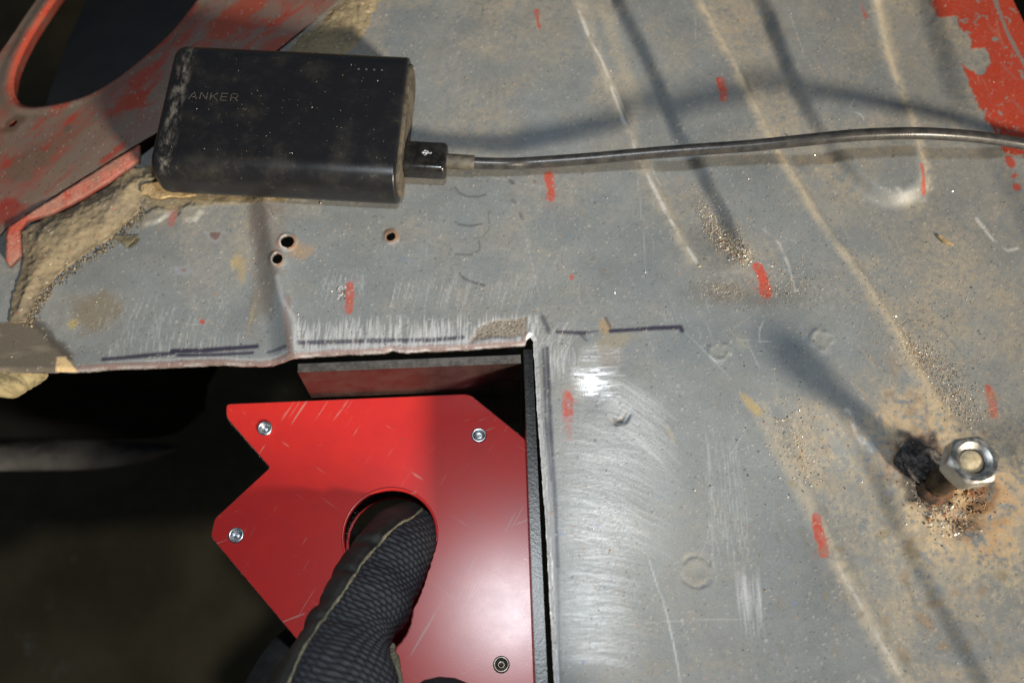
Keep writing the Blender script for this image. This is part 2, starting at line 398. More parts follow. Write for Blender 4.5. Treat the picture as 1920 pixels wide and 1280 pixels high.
strokes(26, lambda: u(1235, 1330), lambda p: u(520, 620), lambda: u(15, 50), lambda p, q: 75 + u(-8, 8), fa=(.06, .25))
# bare, polished spot
m, s = polym([(1090, 655), (1120, 648), (1162, 652), (1168, 680), (1145, 712), (1118, 745), (1082, 738), (1072, 700)], 2.6, 2.5, 1.5); st_ = ss(.36, .62, vnoise(X[s] * .16 + 3, Y[s] * 1.5, 1.0, 333) * .6 + .4 * sml[s]); lay(m * (0.25 + .65 * st_), (0.55, 0.55, 0.55), 0.8, 0.40, s); RGH[s] += .22 * m * (1 - st_); H[s] += .10 * m * (st_ - .5)
m, s = polym([(1125, 652), (1165, 655), (1162, 685), (1130, 690)], 2.0, 2.0); lay(m * 0.55, (0.27, 0.23, 0.20), 0.3, 0.5, s)
strokes(70, lambda: u(1070, 1110), lambda p: u(690, 745), lambda: u(30, 70), lambda p, q: 3 + u(-4, 4), fa=(.3, .8), metal=0.9, c=np.array([.75, .75, .75]))
# crescent puncture
m, s = line([(1145, 783), (1155, 792), (1170, 788), (1180, 772)], 11, 0.5, 0.3, True); lay(m * 0.9, (0.05, 0.045, 0.04), 0.1, 0.5, s); H[s] -= 0.9 * m
m, s = line([(1140, 778), (1150, 794), (1168, 795), (1182, 776)], 4, 0.4, 0.2, True); lay(m * 0.9, (0.65, 0.64, 0.62), 0.7, 0.3, s)

# -- scratches everywhere
for a, b, wm, al, bd in (((1215, 1040), (1240, 1120), .35, .5, 0), ((1240, 1110), (1278, 1290), .5, .55, .02), ((1100, 360), (870, 320), .25, .3, .03), ((1180, 215), (1215, 560), .25, .25, .01), ((980, 420), (1012, 560), .25, .3, 0), ((1225, 200), (1225, 520), .25, .18, 0),
                         ((1433, 600), (1425, 645), .35, .55, -.1), ((1380, 637), (1470, 642), .25, .45, 0), ((1400, 640), (1425, 690), .3, .4, 0), ((1280, 620), (1370, 710), .3, .35, .02), ((1475, 10), (1510, 110), .3, .35, 0), ((1510, 100), (1530, 145), .25, .3, 0), ((1304, 20), (1304, 90), .3, .35, 0),
                         ((1600, 210), (1620, 225), .5, .7, .2), ((1594, 200), (1604, 182), .3, .5, 0), ((1600, 990), (1640, 1000), .3, .3, 0), ((1400, 790), (1370, 850), .3, .4, .05), ((1345, 860), (1420, 830), .25, .3, 0), ((1090, 1180), (1420, 1160), .25, .2, .02), ((1330, 960), (1300, 1060), .25, .25, .1), ((130, 555), (165, 556), .3, .4, 0), ((345, 603), (372, 602), .25, .4, 0), ((940, 60), (1060, 20), .2, .2, 0), ((800, 330), (800, 520), .2, .16, 0), ((700, 390), (690, 560), .2, .14, 0)):
    scratch(a, b, wm, al, (0.52, 0.53, 0.54), bd, 0.3, 0.35)
for i in range(260):
    px, py = u(0, 1920), u(0, 1280); L = abs(rng.normal(0, 35)) + 6; a = u(0, math.pi)
    scratch((px, py), (px + L * math.cos(a), py + L * math.sin(a)), u(.16, .3), u(.05, .28), (0.46, 0.46, 0.46) if rng.rand() < .7 else (.12, .12, .12), u(-.08, .08))
for px, py, r_ in ((1540, 637, 17), (1347, 657, 17), (1307, 1068, 24), (1390, 640, 12)):
    m, s = blob(px, py, r_, r_, 0, .5, 1.0); lay(m * .16, (.33, .29, .2), 0, .7, s)
# -- purple-black marker lines
INK = (0.028, 0.024, 0.045)
for pts, wd, a in (([(188, 668), (250, 662), (320, 656)], 8, .8), ([(318, 652), (380, 651), (478, 644)], 9, .85), ([(330, 660), (400, 660), (470, 656)], 7, .8), ([(500, 655), (535, 648)], 7, .6), ([(560, 643), (640, 641), (720, 639), (800, 637)], 9, .72), ([(800, 638), (868, 632)], 8, .75), ([(890, 640), (930, 631), (965, 636)], 10, .45),
                   ([(1044, 622), (1080, 623), (1098, 624)], 7, .75), ([(1098, 623), (1120, 620)], 4, .5), ([(1086, 625), (1100, 638)], 3, .5), ([(1145, 620), (1200, 617), (1276, 613), (1279, 620)], 8, .85), ([(1018, 594), (1022, 605), (1030, 622)], 9, .55), ([(1136, 596), (1144, 612)], 5, .6),
                   ([(1019, 655), (1021, 720), (1024, 800), (1034, 900)], 5, .65), ([(1026, 652), (1029, 720), (1031, 800), (1037, 870), (1042, 960), (1046, 1060)], 6, .75), ([(1046, 1060), (1050, 1280)], 4, .4), ([(1033, 760), (1036, 850)], 5, .5)):
    m, s = line(pts, wd, 0.45, 0.35); lay(m * np.minimum(1, a * 1.15) * np.clip(0.7 + 1.0 * sml[s], 0, 1), INK, 0, 0.4, s)
strokes(60, lambda: u(560, 870), lambda p: u(620, 640), lambda: u(20, 40), lambda p, q: 92 + u(-3, 3), fa=(.2, .6))
for pts, wd, a in (([(853, 352), (860, 362), (875, 369), (895, 370), (910, 366)], 3.2, .75), ([(859, 421), (880, 424), (904, 420)], 4, .7), ([(916, 395), (917, 430), (905, 445), (890, 447)], 3, .35), ([(853, 477), (885, 478), (900, 468), (898, 452)], 3, .55), ([(862, 513), (870, 522), (890, 530), (908, 535)], 4.5, .75),
                   ([(700, 405), (720, 408)], 3, .3), ([(1700, 600), (1712, 590), (1735, 590)], 3, .5), ([(1735, 590), (1780, 612), (1810, 650)], 2.4, .35), ([(956, 340), (962, 344)], 8, .7), ([(1002, 340), (1004, 342)], 5, .6), ([(960, 376), (966, 380)], 6, .5), ([(975, 400), (978, 408)], 7, .5), ([(870, 0), (905, 8), (905, 30)], 3, .4)):
    m, s = line(pts, wd, 0.35, 0.1); lay(m * a, (0.05, 0.048, 0.055), 0, 0.5, s)
# -- red paint dabs
RED = (0.38, 0.055, 0.030)
for pts, wd, a in (([(1006, 20), (1010, 50)], 10, .85), ([(1029, 330), (1033, 368)], 19, .9), ([(1350, 150), (1358, 184)], 13, .9), ([(1614, 6), (1622, 32)], 7, .8), ([(1731, 308), (1738, 352)], 11, .95), ([(1422, 500), (1432, 520), (1438, 546)], 24, .97), ([(656, 536), (655, 586)], 15, .75), ([(1063, 742), (1064, 775)], 15, .8), ([(1065, 775), (1067, 808)], 16, .3),
                   ([(1530, 970), (1536, 1005), (1545, 1036)], 19, .95), ([(1862, 716), (1870, 740), (1874, 768)], 12, .8), ([(326, 388), (318, 412)], 14, .5), ([(1072, 516), (1073, 520)], 7, .8), ([(375, 597), (377, 598)], 6, .9), ([(1355, 446), (1356, 447)], 5, .8), ([(1330, 424), (1331, 425)], 6, .8)):
    m, s = line(pts, wd, 0.35, 1.5); lay(m * a * np.clip(0.95 + 0.9 * warp2[s] + 1.6 * fine[s] * (1.4 - a) + .5 * gr_[s], 0, 1), RED, 0, 0.5, s)
for px, py, rx, ry, an in ((1031, 350, 14, 30, 0), (1432, 525, 20, 36, -15), (1537, 1003, 14, 40, -12), (655, 560, 12, 34, 0), (1064, 785, 12, 46, 0), (1354, 166, 10, 24, -10), (1868, 742, 10, 34, -12)):
    m, s = blob(px, py, rx, ry, an, .9, 1.6); lay(m * .45 * np.clip(2.5 * gr_[s] + 1.5 * fine[s], 0, 1), RED, 0, .55, s)
# -- old red paint on the right edge, flaking
m, s = polym([(1740, -60), (1754, 0), (1764, 30), (1794, 32), (1797, 50), (1824, 74), (1821, 89), (1848, 91), (1856, 114), (1848, 134), (1831, 141), (1804, 118), (1817, 151), (1834, 191), (1854, 228), (1868, 249), (1885, 282), (1935, 300), (2300, 480), (2200, -80)], 0.45, 1.0, 1.6)
lay(m * np.clip(1 + .5 * gr_[s], 0, 1), np.array([0.36, 0.045, 0.022]), 0, 0.42, s); H[s] += 0.12 * m
mm = m * (np.abs(dline(X[s], Y[s], UL([(1862, -30), (1868, 0), (1890, 60), (1925, 125), (1990, 250)]))[0] + 0.8 * warp1[s]) < 0.9); lay(mm * 0.9, (0.17, 0.18, 0.17), 0, .5, s)
mm = m * ss(0.70, 0.73, fbm(X[s], Y[s], 4, 301, 5, .6)); lay(mm, (0.19, 0.195, 0.18), 0, .5, s)
for px, py, rx, ry in ((1898, 300, 8, 14), (1911, 345, 7, 9), (1906, 325, 6, 4)):
    m, s = blob(px, py, rx, ry, 20, 0.2, 0.8); lay(m * 0.9, (0.40, 0.05, 0.025), 0, .5, s)
# -- bare triangles left by old spot welds, chips
for pts, c, ro in (([(378, 428), (418, 428), (412, 440), (402, 450), (388, 442)], (0.30, 0.30, 0.31), .5), ([(320, 493), (350, 495), (362, 505), (340, 513), (326, 508)], (0.27, 0.28, 0.31), .5)):
    m, s = polym(pts, 0.8, 0.5); lay(m * .9, c, .2, .4, s)
for pts, c in (([(388, 430), (413, 429), (408, 440), (401, 446), (392, 440)], (.17, .12, .105)), ([(332, 497), (347, 498), (345, 503), (337, 504)], (.2, .15, .13)), ([(212, 437), (258, 441), (252, 450), (238, 461), (226, 452)], (.085, .075, .045))):
    m, s = polym(pts, 0.5, 0.4, 0.4); lay(m, c, .2, .5, s)
m, s = polym([(262, 352), (300, 345), (520, 362), (640, 372), (520, 378), (380, 376), (300, 400), (258, 384)], 1.0, 2.5, 1.5); lay(m * .8, np.array([.17, .135, .075]), 0, .85, s); H[s] += m * .8 * (sml[s])  # brown wood-like litter, also painting in the bank's flash shadow
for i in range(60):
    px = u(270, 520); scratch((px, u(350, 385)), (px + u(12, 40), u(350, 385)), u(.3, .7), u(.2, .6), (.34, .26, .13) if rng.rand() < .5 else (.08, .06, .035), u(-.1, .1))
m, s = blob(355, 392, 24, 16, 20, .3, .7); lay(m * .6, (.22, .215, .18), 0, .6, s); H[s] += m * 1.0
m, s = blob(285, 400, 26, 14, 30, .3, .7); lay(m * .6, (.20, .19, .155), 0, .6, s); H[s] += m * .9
# -- rim of the cut: ground-off lip, pale line, grainy patch
CUT = [(-600, 700), (-80, 693), (0, 690), (60, 692), (105, 691), (150, 690), (200, 685), (300, 682), (400, 677), (480, 680), (500, 679), (545, 671), (640, 664), (720, 661), (735, 656), (760, 660), (800, 657), (850, 655), (900, 652), (985, 646), (988, 637), (994, 630), (1000, 640), (1001, 665), (1003, 700), (1009, 800), (1017, 900), (1024, 1000), (1032, 1150), (1040, 1285), (1062, 1700), (-600, 1700)]
cutP = UL(CUT)
# small raggedness of the sawn edge
dcut = -sdf(X, Y, cutP) + 0.35 * warp2 + 0.25 * fine
lip = (1 - ss(1.6, 2.4, dcut + 1.2 * warp1)) * ss(-190, -150, X) * (X < 6)
lay(lip * 0.85, np.array([0.19, 0.125, 0.115]), 0.2, 0.5)
pl = np.exp(-((dcut + 1.2 * warp1 - 2.6) / 0.5) ** 2) * ss(-160, -130, X) * (X < 4); lay(pl * 0.55, (0.42, 0.43, 0.45), 0.2, 0.4)
lay((1 - ss(0.5, 1.0, dcut)) * 0.6 * ss(.35, .6, fbm(X, Y, 5, 311)), (0.55, 0.53, 0.52), 0.7, 0.35)
rl = (1 - ss(1.0, 1.6, dcut + 0.5 * warp1)) * (X > 5); lay(rl * 0.95, (0.72, 0.71, 0.70), 0.45, 0.36)
H -= (X > 5) * 0.55 * (1 - ss(0.0, 1.6, dcut)) + (X <= 5) * 0.9 * (1 - ss(0.0, 2.2, dcut)) ** 2
m, s = polym([(880, 643), (893, 618), (910, 604), (985, 597), (988, 628), (960, 632), (920, 630)], 0.8, 0.8, 0.6)
lay(m * 0.85, np.array([.20, .165, .125]), 0.15, 0.7, s); H[s] -= 0.25 * m
sp = (rng.rand(*X[s].shape) < 0.30); lay(m * sp * u(.3, 1), (.36, .32, .27), 0.3, .5, s)
sp = (rng.rand(*X[s].shape) < 0.22); lay(m * sp * .8, (.07, .055, .04), 0, .7, s)
m, s = line([(540, 560), (537, 600), (543, 640), (548, 668)], 12, 0.5, 0.6); lay(m * .75, (.20, .15, .13), .1, .6, s)
m, s = line([(520, 520), (528, 560), (552, 600), (556, 660)], 6, 1.0, 0.6); lay(m * .55, (.42, .43, .45), .2, .4, s)
# -- lower left: torn board-like patch
m, s = polym([(-600, 590), (5, 600), (45, 590), (90, 625), (132, 668), (140, 695), (-600, 720)], 0.7, 1.0, 0.6)
lay(m * .95, np.array([.095, .080, .060]), 0, .85, s)
g = ss(.5, .7, fbm(X[s], Y[s] * 5, 14, 321)); lay(m * g * .6, (.17, .145, .11), 0, .85, s)
m, s = line([(40, 590), (70, 605), (95, 635), (125, 662)], 14, 1.0, 2.2); lay(m * .8, (.045, .04, .032), 0, .9, s)
m, s = polym([(100, 664), (116, 662), (140, 692), (98, 693)], 0.4, 0.8, 0.6); lay(m, (.50, .37, .20), 0, .8, s)
# -- rust around the stud, with the nut's contact shade painted in
for px, py, rx, ry, an, c, a in ((1780, 930, 150, 150, 0, (.42, .345, .23), .8), (1860, 960, 60, 80, 0, (.45, .36, .22), .7), (1700, 790, 60, 70, 0, (.43, .33, .2), .6), (1720, 800, 70, 60, 0, (.42, .32, .20), .5), (1800, 950, 85, 80, 0, (.44, .29, .14), .6), (1730, 870, 60, 46, 0, (.20, .11, .06), .8), (1850, 950, 50, 60, 0, (.36, .17, .07), .55), (1770, 960, 50, 50, 0, (.50, .40, .26), .8),
                                 (1800, 972, 30, 36, 0, (.20, .11, .07), .8), (1722, 866, 44, 38, 0, (.030, .026, .024), .96), (1722, 920, 28, 30, 0, (.055, .05, .048), .85), (1798, 984, 9, 11, 0, (.015, .012, .01), .9), (1835, 925, 26, 16, 0, (.28, .11, .05), .8), (1775, 890, 26, 22, 0, (.14, .07, .035), .85), (1680, 870, 30, 30, 0, (.30, .20, .13), .5)):
    m, s = blob(px, py, rx, ry, an, 0.6, 1.7); lay(m * a * np.clip(.75 + 2.2 * warp2[s] + 1.6 * warp1[s] + 1.2 * fine[s] + .6 * gr_[s], 0, 1), c, 0, 0.85, s)
for i in range(60):                                            # rusty runs fanning out up the slope
    px, py = u(1600, 1790), u(640, 800); t = u(.1, .4)
    scratch((px, py), (px + (1745 - px) * t, py + (860 - py) * t), u(.3, .8), u(.15, .5), (.26, .16, .08) if rng.rand() < .6 else (.40, .30, .18), u(-.1, .1))
for i in range(46):
    px, py = u(1640, 1900), u(700, 1240); m, s = blob(px, py, u(3, 10), u(3, 14), u(0, 180), .5, 1.2); lay(m * u(.2, .6), (.24, .15, .07), 0, .8, s)
for i in range(30):
    px, py = u(1450, 1900), u(780, 1270); m, s = blob(px, py, u(4, 14), u(3, 10), u(0, 180), .5, 1.2); lay(m * u(.15, .45), (.19, .14, .06), 0, .8, s)
for px, py, rx, ry, c, a in ((1722, 866, 50, 42, (.16, .085, .045), .9), (1722, 866, 46, 40, (.020, .018, .018), 1.0), (1716, 862, 14, 10, (.06, .06, .062), .7), (1736, 876, 10, 7, (.07, .065, .062), .7), (1724, 912, 30, 26, (.045, .04, .036), .9), (1770, 900, 24, 26, (.03, .02, .015), .85)):  # burnt blob; last patch paints the shade below the nut
    m, s = blob(px, py, rx, ry, 0, 0.3, 0.9); lay(m * a, c, 0, .6, s)
for i in range(90):
    px, py = u(1440, 1900), u(760, 1270); L = u(15, 60); a = math.radians(62 + u(-14, 14))
    scratch((px, py), (px + L * math.cos(a), py + L * math.sin(a)), u(.5, 1.6), u(.12, .4), (.20, .205, .20) if rng.rand() < .65 else (.15, .115, .075), u(-.05, .05))
for i in range(70):
    px, py = u(1300, 1900), u(0, 700); L = u(15, 70); a = math.radians(60 + u(-16, 16))
    scratch((px, py), (px + L * math.cos(a), py + L * math.sin(a)), u(.4, 1.4), u(.08, .3), (.19, .2, .2) if rng.rand() < .6 else (.33, .28, .2), u(-.05, .05))
# -- screw holes
HOLES = [(540, 456, 2.5), (522, 489, 2.05), (733, 445, 1.75)]
dh = np.full(X.shape, 1e9)
for px, py, r in HOLES:
    p = U(px, py, -1 if px < 600 else 0); rr = np.hypot(X - p[0], (Y - p[1]) * 0.93) + 0.5 * warp2 + 0.2 * warp1
    dh = np.minimum(dh, rr - r)
    lay((1 - ss(r + .3, r + 1.6, rr + 2.2 * warp2 + 1.5 * warp1)) * .8, (.24, .12, .055), 0, .8)
    if px < 600:
        lay((1 - ss(r + .3, r + .8, rr)) * (ss(0, 1, p[0] + .6 - X)) * .9, (.6, .58, .55), .3, .4)
    H += 0.5 * np.exp(-((rr - r - .4) / .7) ** 2)
# -- specks: dark pits, pale grit
nsp = 13000
iy = rng.randint(2, NY - 2, nsp); ix = rng.randint(2, NX - 2, nsp); pk = rng.rand(nsp)
for a, b, p in zip(iy, ix, pk):
    if p < .33: c = (.07, .068, .062); k = .55
    elif p < .9: c = (.45, .42, .37); k = .42
    else: c = (.30, .18, .09); k = .7
    w_ = 1 if rng.rand() < .9 else 2
    C[a:a + w_, b:b + 1 + (rng.rand() < .12)] = C[a, b] * (1 - k) + np.array(c) * k
    H[a, b] += -.12 if p < .33 else .12
for px, py, rx, ry, an in ((1352, 425, 26, 62, 25), (1380, 465, 18, 30, 25), (1350, 550, 40, 18, 0), (1740, 660, 50, 30, -20), (1800, 730, 40, 60, 30), (1500, 830, 30, 40, 0)):
    m, s = blob(px, py, rx, ry, an, .9, 1.2); g_ = rng.rand(*X[s].shape); lay(m * .45 * (g_ < .35), (.10, .085, .065), 0, .9, s); lay(m * .38 * (g_ > .7), (.38, .32, .23), 0, .8, s)
# blue flecks
for px, py in ((757, 486), (1050, 1000), (1120, 985), (1095, 1240), (1240, 930), (1490, 1130)):
    m, s = blob(px, py, 2.6, 2.6, 0, .3); lay(m * .5, (.10, .18, .42), sl=s)
for k in range(40):
    p = U(u(634, 650), u(535, 562)); i_, j_ = int((p[1] - y0) / CELL), int((p[0] - x0) / CELL); C[i_, j_] = rng.choice([.04, .5])
np.clip(C, 0.01, 0.8, out=C); np.clip(RGH, .22, .95, out=RGH)

# outer outline of the sheet (left: runs under the red panel; right: folded edge)
OUT = [(-420, 1700), (-420, 430), (60, 395), (255, 290), (560, 60), (690, -120), (1880, -160), (1892, -20), (1912, 20), (1950, 100), (2060, 300), (2300, 640), (2300, 1800)]
dout = sdf(X, Y, UL(OUT))
dm = np.minimum(np.minimum(dcut, dh), dout)
def masked_grid(name, X, Y, Z, d, cell, mat, parent, cols, surf, origin, rim=None, rim_mat=None, rimd=None):
    gy, gx = np.gradient(d, cell); gl = np.sqrt(gx * gx + gy * gy) + 1e-9
    near = np.abs(d) < 0.75 * cell
    Xs = np.where(near, X - d * gx / gl, X); Ys = np.where(near, Y - d * gy / gl, Y)
    ny, nx = X.shape
    ok = d > -0.75 * cell; core = d >= 0.75 * cell
    f = rib(nx, ny)
    keep = ok.ravel()[f].all(1) & core.ravel()[f].any(1)
    f = f[keep]
    used = np.zeros(ny * nx, bool); used[f.ravel()] = True
    idx = np.cumsum(used) - 1; f2 = idx[f]
    V = np.stack([Xs, Ys, Z], -1).reshape(-1, 3)[used]
    o = new_mesh(name, V, f2, mat, parent, origin, True, cols.reshape(-1, 3)[used], surf.reshape(-1, 3)[used])
    if rim:
        e = np.concatenate([f2[:, [0, 1]], f2[:, [1, 2]], f2[:, [2, 3]], f2[:, [3, 0]]])
        key = np.sort(e, 1); kk = key[:, 0].astype(np.int64) * len(V) + key[:, 1]
        uq, inv, cnt = np.unique(kk, return_inverse=True, return_counts=True)
        be = e[cnt[inv] == 1]
        if rimd is not None:
            rm = (np.abs(rimd).reshape(-1)[used] < cell); be = be[rm[be].all(1)]
        vs, inv2 = np.unique(be.ravel(), return_inverse=True); be2 = inv2.reshape(-1, 2)
        top = V[vs]; bot = top - np.array([0, 0, rim]); n = len(vs)
        ff = np.stack([be2[:, 1], be2[:, 0], be2[:, 0] + n, be2[:, 1] + n], 1)
        new_mesh("cut_edge", np.concatenate([top, bot]), ff, rim_mat, o, origin, True)
    return o
SURF = np.stack([MET, RGH, np.zeros_like(MET)], -1)
floor = masked_grid("car_floor_panel", X, Y, H, dm, CELL, M_floor, None, C, SURF, (0, 0, 0), 1.1, M_edge)
tag(floor, "scratched grey primed car floor panel with a square cut-out and pressed channels", "floor panel")
def hz(px, py):
    p = U(px, py); i = int(np.clip((p[1] - y0) / CELL, 0, NY - 1)); j = int(np.clip((p[0] - x0) / CELL, 0, NX - 1)); return H[i, j]
def hxy(x, y):
    i = np.clip(((y - y0) / CELL).astype(int), 0, NY - 1); j = np.clip(((x - x0) / CELL).astype(int), 0, NX - 1); return H[i, j]

# the same floor runs on to the right and towards the viewer, outside the picture
M_far = noisy("primer_grey_far", (.17, .18, .185), (.26, .24, .20), 30, .55)
def run_on(xa, ya, xb, yb, z):
    V = [(xa, ya, z), (xb, ya, z), (xb, yb, z), (xa, yb, z), (xa, ya, z - 1), (xb, ya, z - 1), (xb, yb, z - 1), (xa, yb, z - 1)]
    new_mesh("floor_continuation", V, [(0, 1, 2, 3), (7, 6, 5, 4), (0, 4, 5, 1), (1, 5, 6, 2), (2, 6, 7, 3), (3, 7, 4, 0)], M_far, floor, (0, 0, 0), False)
run_on(236, -172, 1500, 120, -7); run_on(32, -1300, 1500, -168, -7)

# ------------------------------------------------------------------ sealant slabs on the panel edge
def slab(name, pts, h, base, parent, seed, tint=(0.225, 0.182, 0.115), cell=0.55, dark=0.35):
    P = UL(pts); a0, b0 = P.min(0)[:2] - 3; a1, b1 = P.max(0)[:2] + 3
    Xg, Yg = np.meshgrid(np.arange(a0, a1, cell), np.arange(b0, b1, cell))
    wv = fbm(Xg, Yg, 7, seed) - .5; wv2 = fbm(Xg, Yg, 2.2, seed + 9, 3) - .5
    d = sdf(Xg, Yg, P) + 2.4 * wv + 1.4 * wv2
    Zg = base + h * ss(-1, 8, d) + ss(0, 5, d) * (1.3 * wv + 0.6 * wv2 + .5 * (fbm(Xg, Yg, 1.3, seed + 40, 2) - .5))
    t = fbm(Xg, Yg, 16, seed + 20)
    cc = np.array(tint)[None, None] * (0.75 + .5 * t)[..., None]
    g = ss(.48, .75, fbm(Xg, Yg, 9, seed + 30)); cc = cc * (1 - dark * g[..., None]) + np.array([.12, .10, .08]) * dark * g[..., None]
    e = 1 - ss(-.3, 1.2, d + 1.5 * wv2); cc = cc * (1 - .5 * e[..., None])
    r = np.random.RandomState(seed); sp_ = r.rand(*Xg.shape)
    cc[sp_ < .02] = (.09, .08, .07); cc[sp_ > .993] = (.4, .36, .28); cc[(sp_ > .03) & (sp_ < .0325)] = (.35, .08, .04)
    sf = np.zeros((*Xg.shape, 3)); sf[..., 1] = .88
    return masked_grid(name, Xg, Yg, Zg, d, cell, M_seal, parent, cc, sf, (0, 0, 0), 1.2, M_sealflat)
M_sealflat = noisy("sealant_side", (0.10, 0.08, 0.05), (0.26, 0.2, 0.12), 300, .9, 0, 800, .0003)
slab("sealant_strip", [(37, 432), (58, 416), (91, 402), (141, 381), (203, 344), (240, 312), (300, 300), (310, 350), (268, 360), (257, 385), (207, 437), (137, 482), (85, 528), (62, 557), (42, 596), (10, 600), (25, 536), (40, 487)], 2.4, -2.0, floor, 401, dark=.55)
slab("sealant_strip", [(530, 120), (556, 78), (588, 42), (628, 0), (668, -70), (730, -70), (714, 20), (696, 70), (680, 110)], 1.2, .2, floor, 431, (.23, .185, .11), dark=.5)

# ------------------------------------------------------------------ red panel with the big oval hole, sloping away
pA = U(-60, 512, 1.0); pB = U(690, -90, 1.0)
ex = (pB - pA) / np.linalg.norm(pB - pA); flat_n = np.array([0, 0, 1.0])
eyf = np.cross(flat_n, ex); tilt = math.radians(13)
ey = eyf * math.cos(tilt) - flat_n * math.sin(tilt); en = np.cross(ex, ey)
def onred(pts):
    out = []
    for a, b in pts:
        q = Uq(a, b, pA, en) - pA; out.append((q @ ex, q @ ey))
    return np.array(out)
rc = 0.6
S_, T_ = np.meshgrid(np.arange(-60, 275, rc), np.arange(-12, 190, rc))
HOLEP = onred([(160, -90), (118, -25), (62, 58), (32, 118), (23, 158), (30, 184), (50, 196), (90, 194), (150, 180), (205, 153), (262, 110), (312, 65), (346, 25), (372, -15), (400, -90)])
HOLEP = smoothpoly(HOLEP, 5)
OUTP = onred([(-400, 540), (-60, 505), (14, 425), (54, 398), (145, 340), (225, 290), (300, 245), (420, 170), (560, 88), (590, 60), (645, 0), (720, -120), (160, -140), (76, -10), (-10, 115), (-220, 300)])
d_h = -sdf(S_, T_, HOLEP); d_o = sdf(S_, T_, OUTP)
wv = fbm(S_, T_, 12, 501) - .5; wv2 = fbm(S_, T_, 4, 511) - .5
W_ = .8 * (fbm(S_, T_, 40, 521) - .5)
lipb = np.exp(-((d_h - 3.2) / 2.2) ** 2)
W_ += .35 * lipb - 1.3 * (1 - ss(0, 1.8, d_h))
rcC = np.ones((*S_.shape, 1)) * np.array([.25, .175, .14]) * (0.8 + .4 * fbm(S_, T_, 30, 531))[..., None]
def rl_(m, c):
    global rcC
    rcC = rcC * (1 - np.clip(m, 0, 1)[..., None]) + np.array(c) * np.clip(m, 0, 1)[..., None]
rl_(ss(.40, .66, fbm(S_ * .55 + 8 * wv, T_ * 1.2 + 8 * wv, 20, 541, 5, .6)) * .75, (.36, .06, .035))
rl_(ss(.52, .68, fbm(S_ * .5 + 6 * wv, T_ * 1.3, 11, 551, 5, .65)) * .8, (.42, .05, .028))
rl_(ss(.50, .74, fbm(S_ * .4, T_ * 1.4 + 6 * wv, 14, 561, 5, .65)) * .55, (.20, .165, .125))
rl_((1 - ss(.5, 3.8, d_h + 2.2 * wv)) * .8, (.36, .045, .022))
rl_(np.exp(-((d_h - 6.0 + 3 * wv) / 1.8) ** 2) * .65, (.16, .145, .11))
def rblob(px, py, rx, ry, c, a, rag=1.2):
    q = onred([(px, py)])[0]; r = np.hypot((S_ - q[0]) / (rx * .2), (T_ - q[1]) / (ry * .2)) + rag * (wv + wv2)
    rl_((1 - ss(.5, 1.3, r)) * a, c)
for a in ((440, 35, 90, 40, (.44, .07, .03), .8), (250, 190, 45, 40, (.42, .05, .02), .8), (60, 300, 60, 40, (.17, .13, .095), .7), (190, 100, 40, 30, (.2, .16, .12), .5), (120, 260, 60, 30, (.18, .14, .10), .6), (10, 400, 30, 40, (.36, .03, .02), .7), (215, 285, 50, 10, (.4, .04, .02), .7), (24, 232, 26, 22, (.10, .06, .03), .7), (125, 240, 9, 9, (.13, .115, .10), .6)):
    rblob(*a)
sp_ = np.random.RandomState(5).rand(*S_.shape); rcC[sp_ < .012] *= .45; rcC[sp_ > .994] = (.42, .36, .3)
q = onred([(24, 232)])[0]; d_s = np.hypot((S_ - q[0]) * 1.0, (T_ - q[1]) * 1.3) - 2.0 + 1.2 * wv2
d_r = np.minimum(np.minimum(d_h, d_o + .4 * wv2), d_s)
# build in plane coordinates, then place in the world
red = masked_grid("red_body_panel", S_, T_, W_, d_r, rc, M_redpanel, None, rcC, np.stack([np.zeros_like(S_), np.full_like(S_, .46) + .2 * wv, np.zeros_like(S_)], -1), (0, 0, 0), 3.4, None, np.minimum(np.abs(d_h), np.abs(d_s)))
mw = Matrix(((ex[0], ey[0], en[0], pA[0] * MM), (ex[1], ey[1], en[1], pA[1] * MM), (ex[2], ey[2], en[2], pA[2] * MM), (0, 0, 0, 1)))
red.matrix_world = mw
tag(red, "worn red and brown body panel with a large oval opening, beside the power bank", "body panel")
M_redlip = noisy("red_rolled_rim", (.11, .018, .012), (.07, .045, .035), 90, .45, 0, 700, .0001, .4, .7)  # red kept dark to stand in for shade on the oval's rim
for ch in red.children: ch.data.materials.append(M_redlip); ch.name = "rolled_rim"
# folded flange along its lower edge, in the sun
FL = [(8, 487), (10, 437), (14, 424), (54, 397), (145, 339), (219, 293), (262, 268), (262, 300), (232, 320), (199, 343), (137, 380), (89, 403), (50, 413), (37, 430), (39, 477), (17, 499)]
P = UL(FL, 1.5); a0, b0 = P.min(0)[:2] - 2; a1, b1 = P.max(0)[:2] + 2
Xg, Yg = np.meshgrid(np.arange(a0, a1, .5), np.arange(b0, b1, .5))
dg = sdf(Xg, Yg, P) + .5 * (fbm(Xg, Yg, 4, 601) - .5)
cg = np.ones((*Xg.shape, 1)) * np.array([.45, .15, .11]); t = ss(.4, .65, fbm(Xg, Yg, 14, 611)); cg = cg * (1 - t[..., None] * .75) + np.array([.42, .22, .17]) * t[..., None] * .75
t = ss(.5, .62, fbm(Xg, Yg, 9, 621, 5)); cg = cg * (1 - t[..., None] * .8) + np.array([.42, .075, .045]) * t[..., None] * .8
t = ss(.46, .70, fbm(Xg, Yg, 6, 641, 5, .65)); cg = cg * (1 - t[..., None] * .6) + np.array([.20, .145, .105]) * t[..., None] * .6
sp_ = np.random.RandomState(8).rand(*Xg.shape); cg[sp_ < .05] *= .6; cg[sp_ > .98] = (.45, .35, .28)
e = 1 - ss(.2, 1.0, dg); cg *= (1 - .6 * e[..., None])
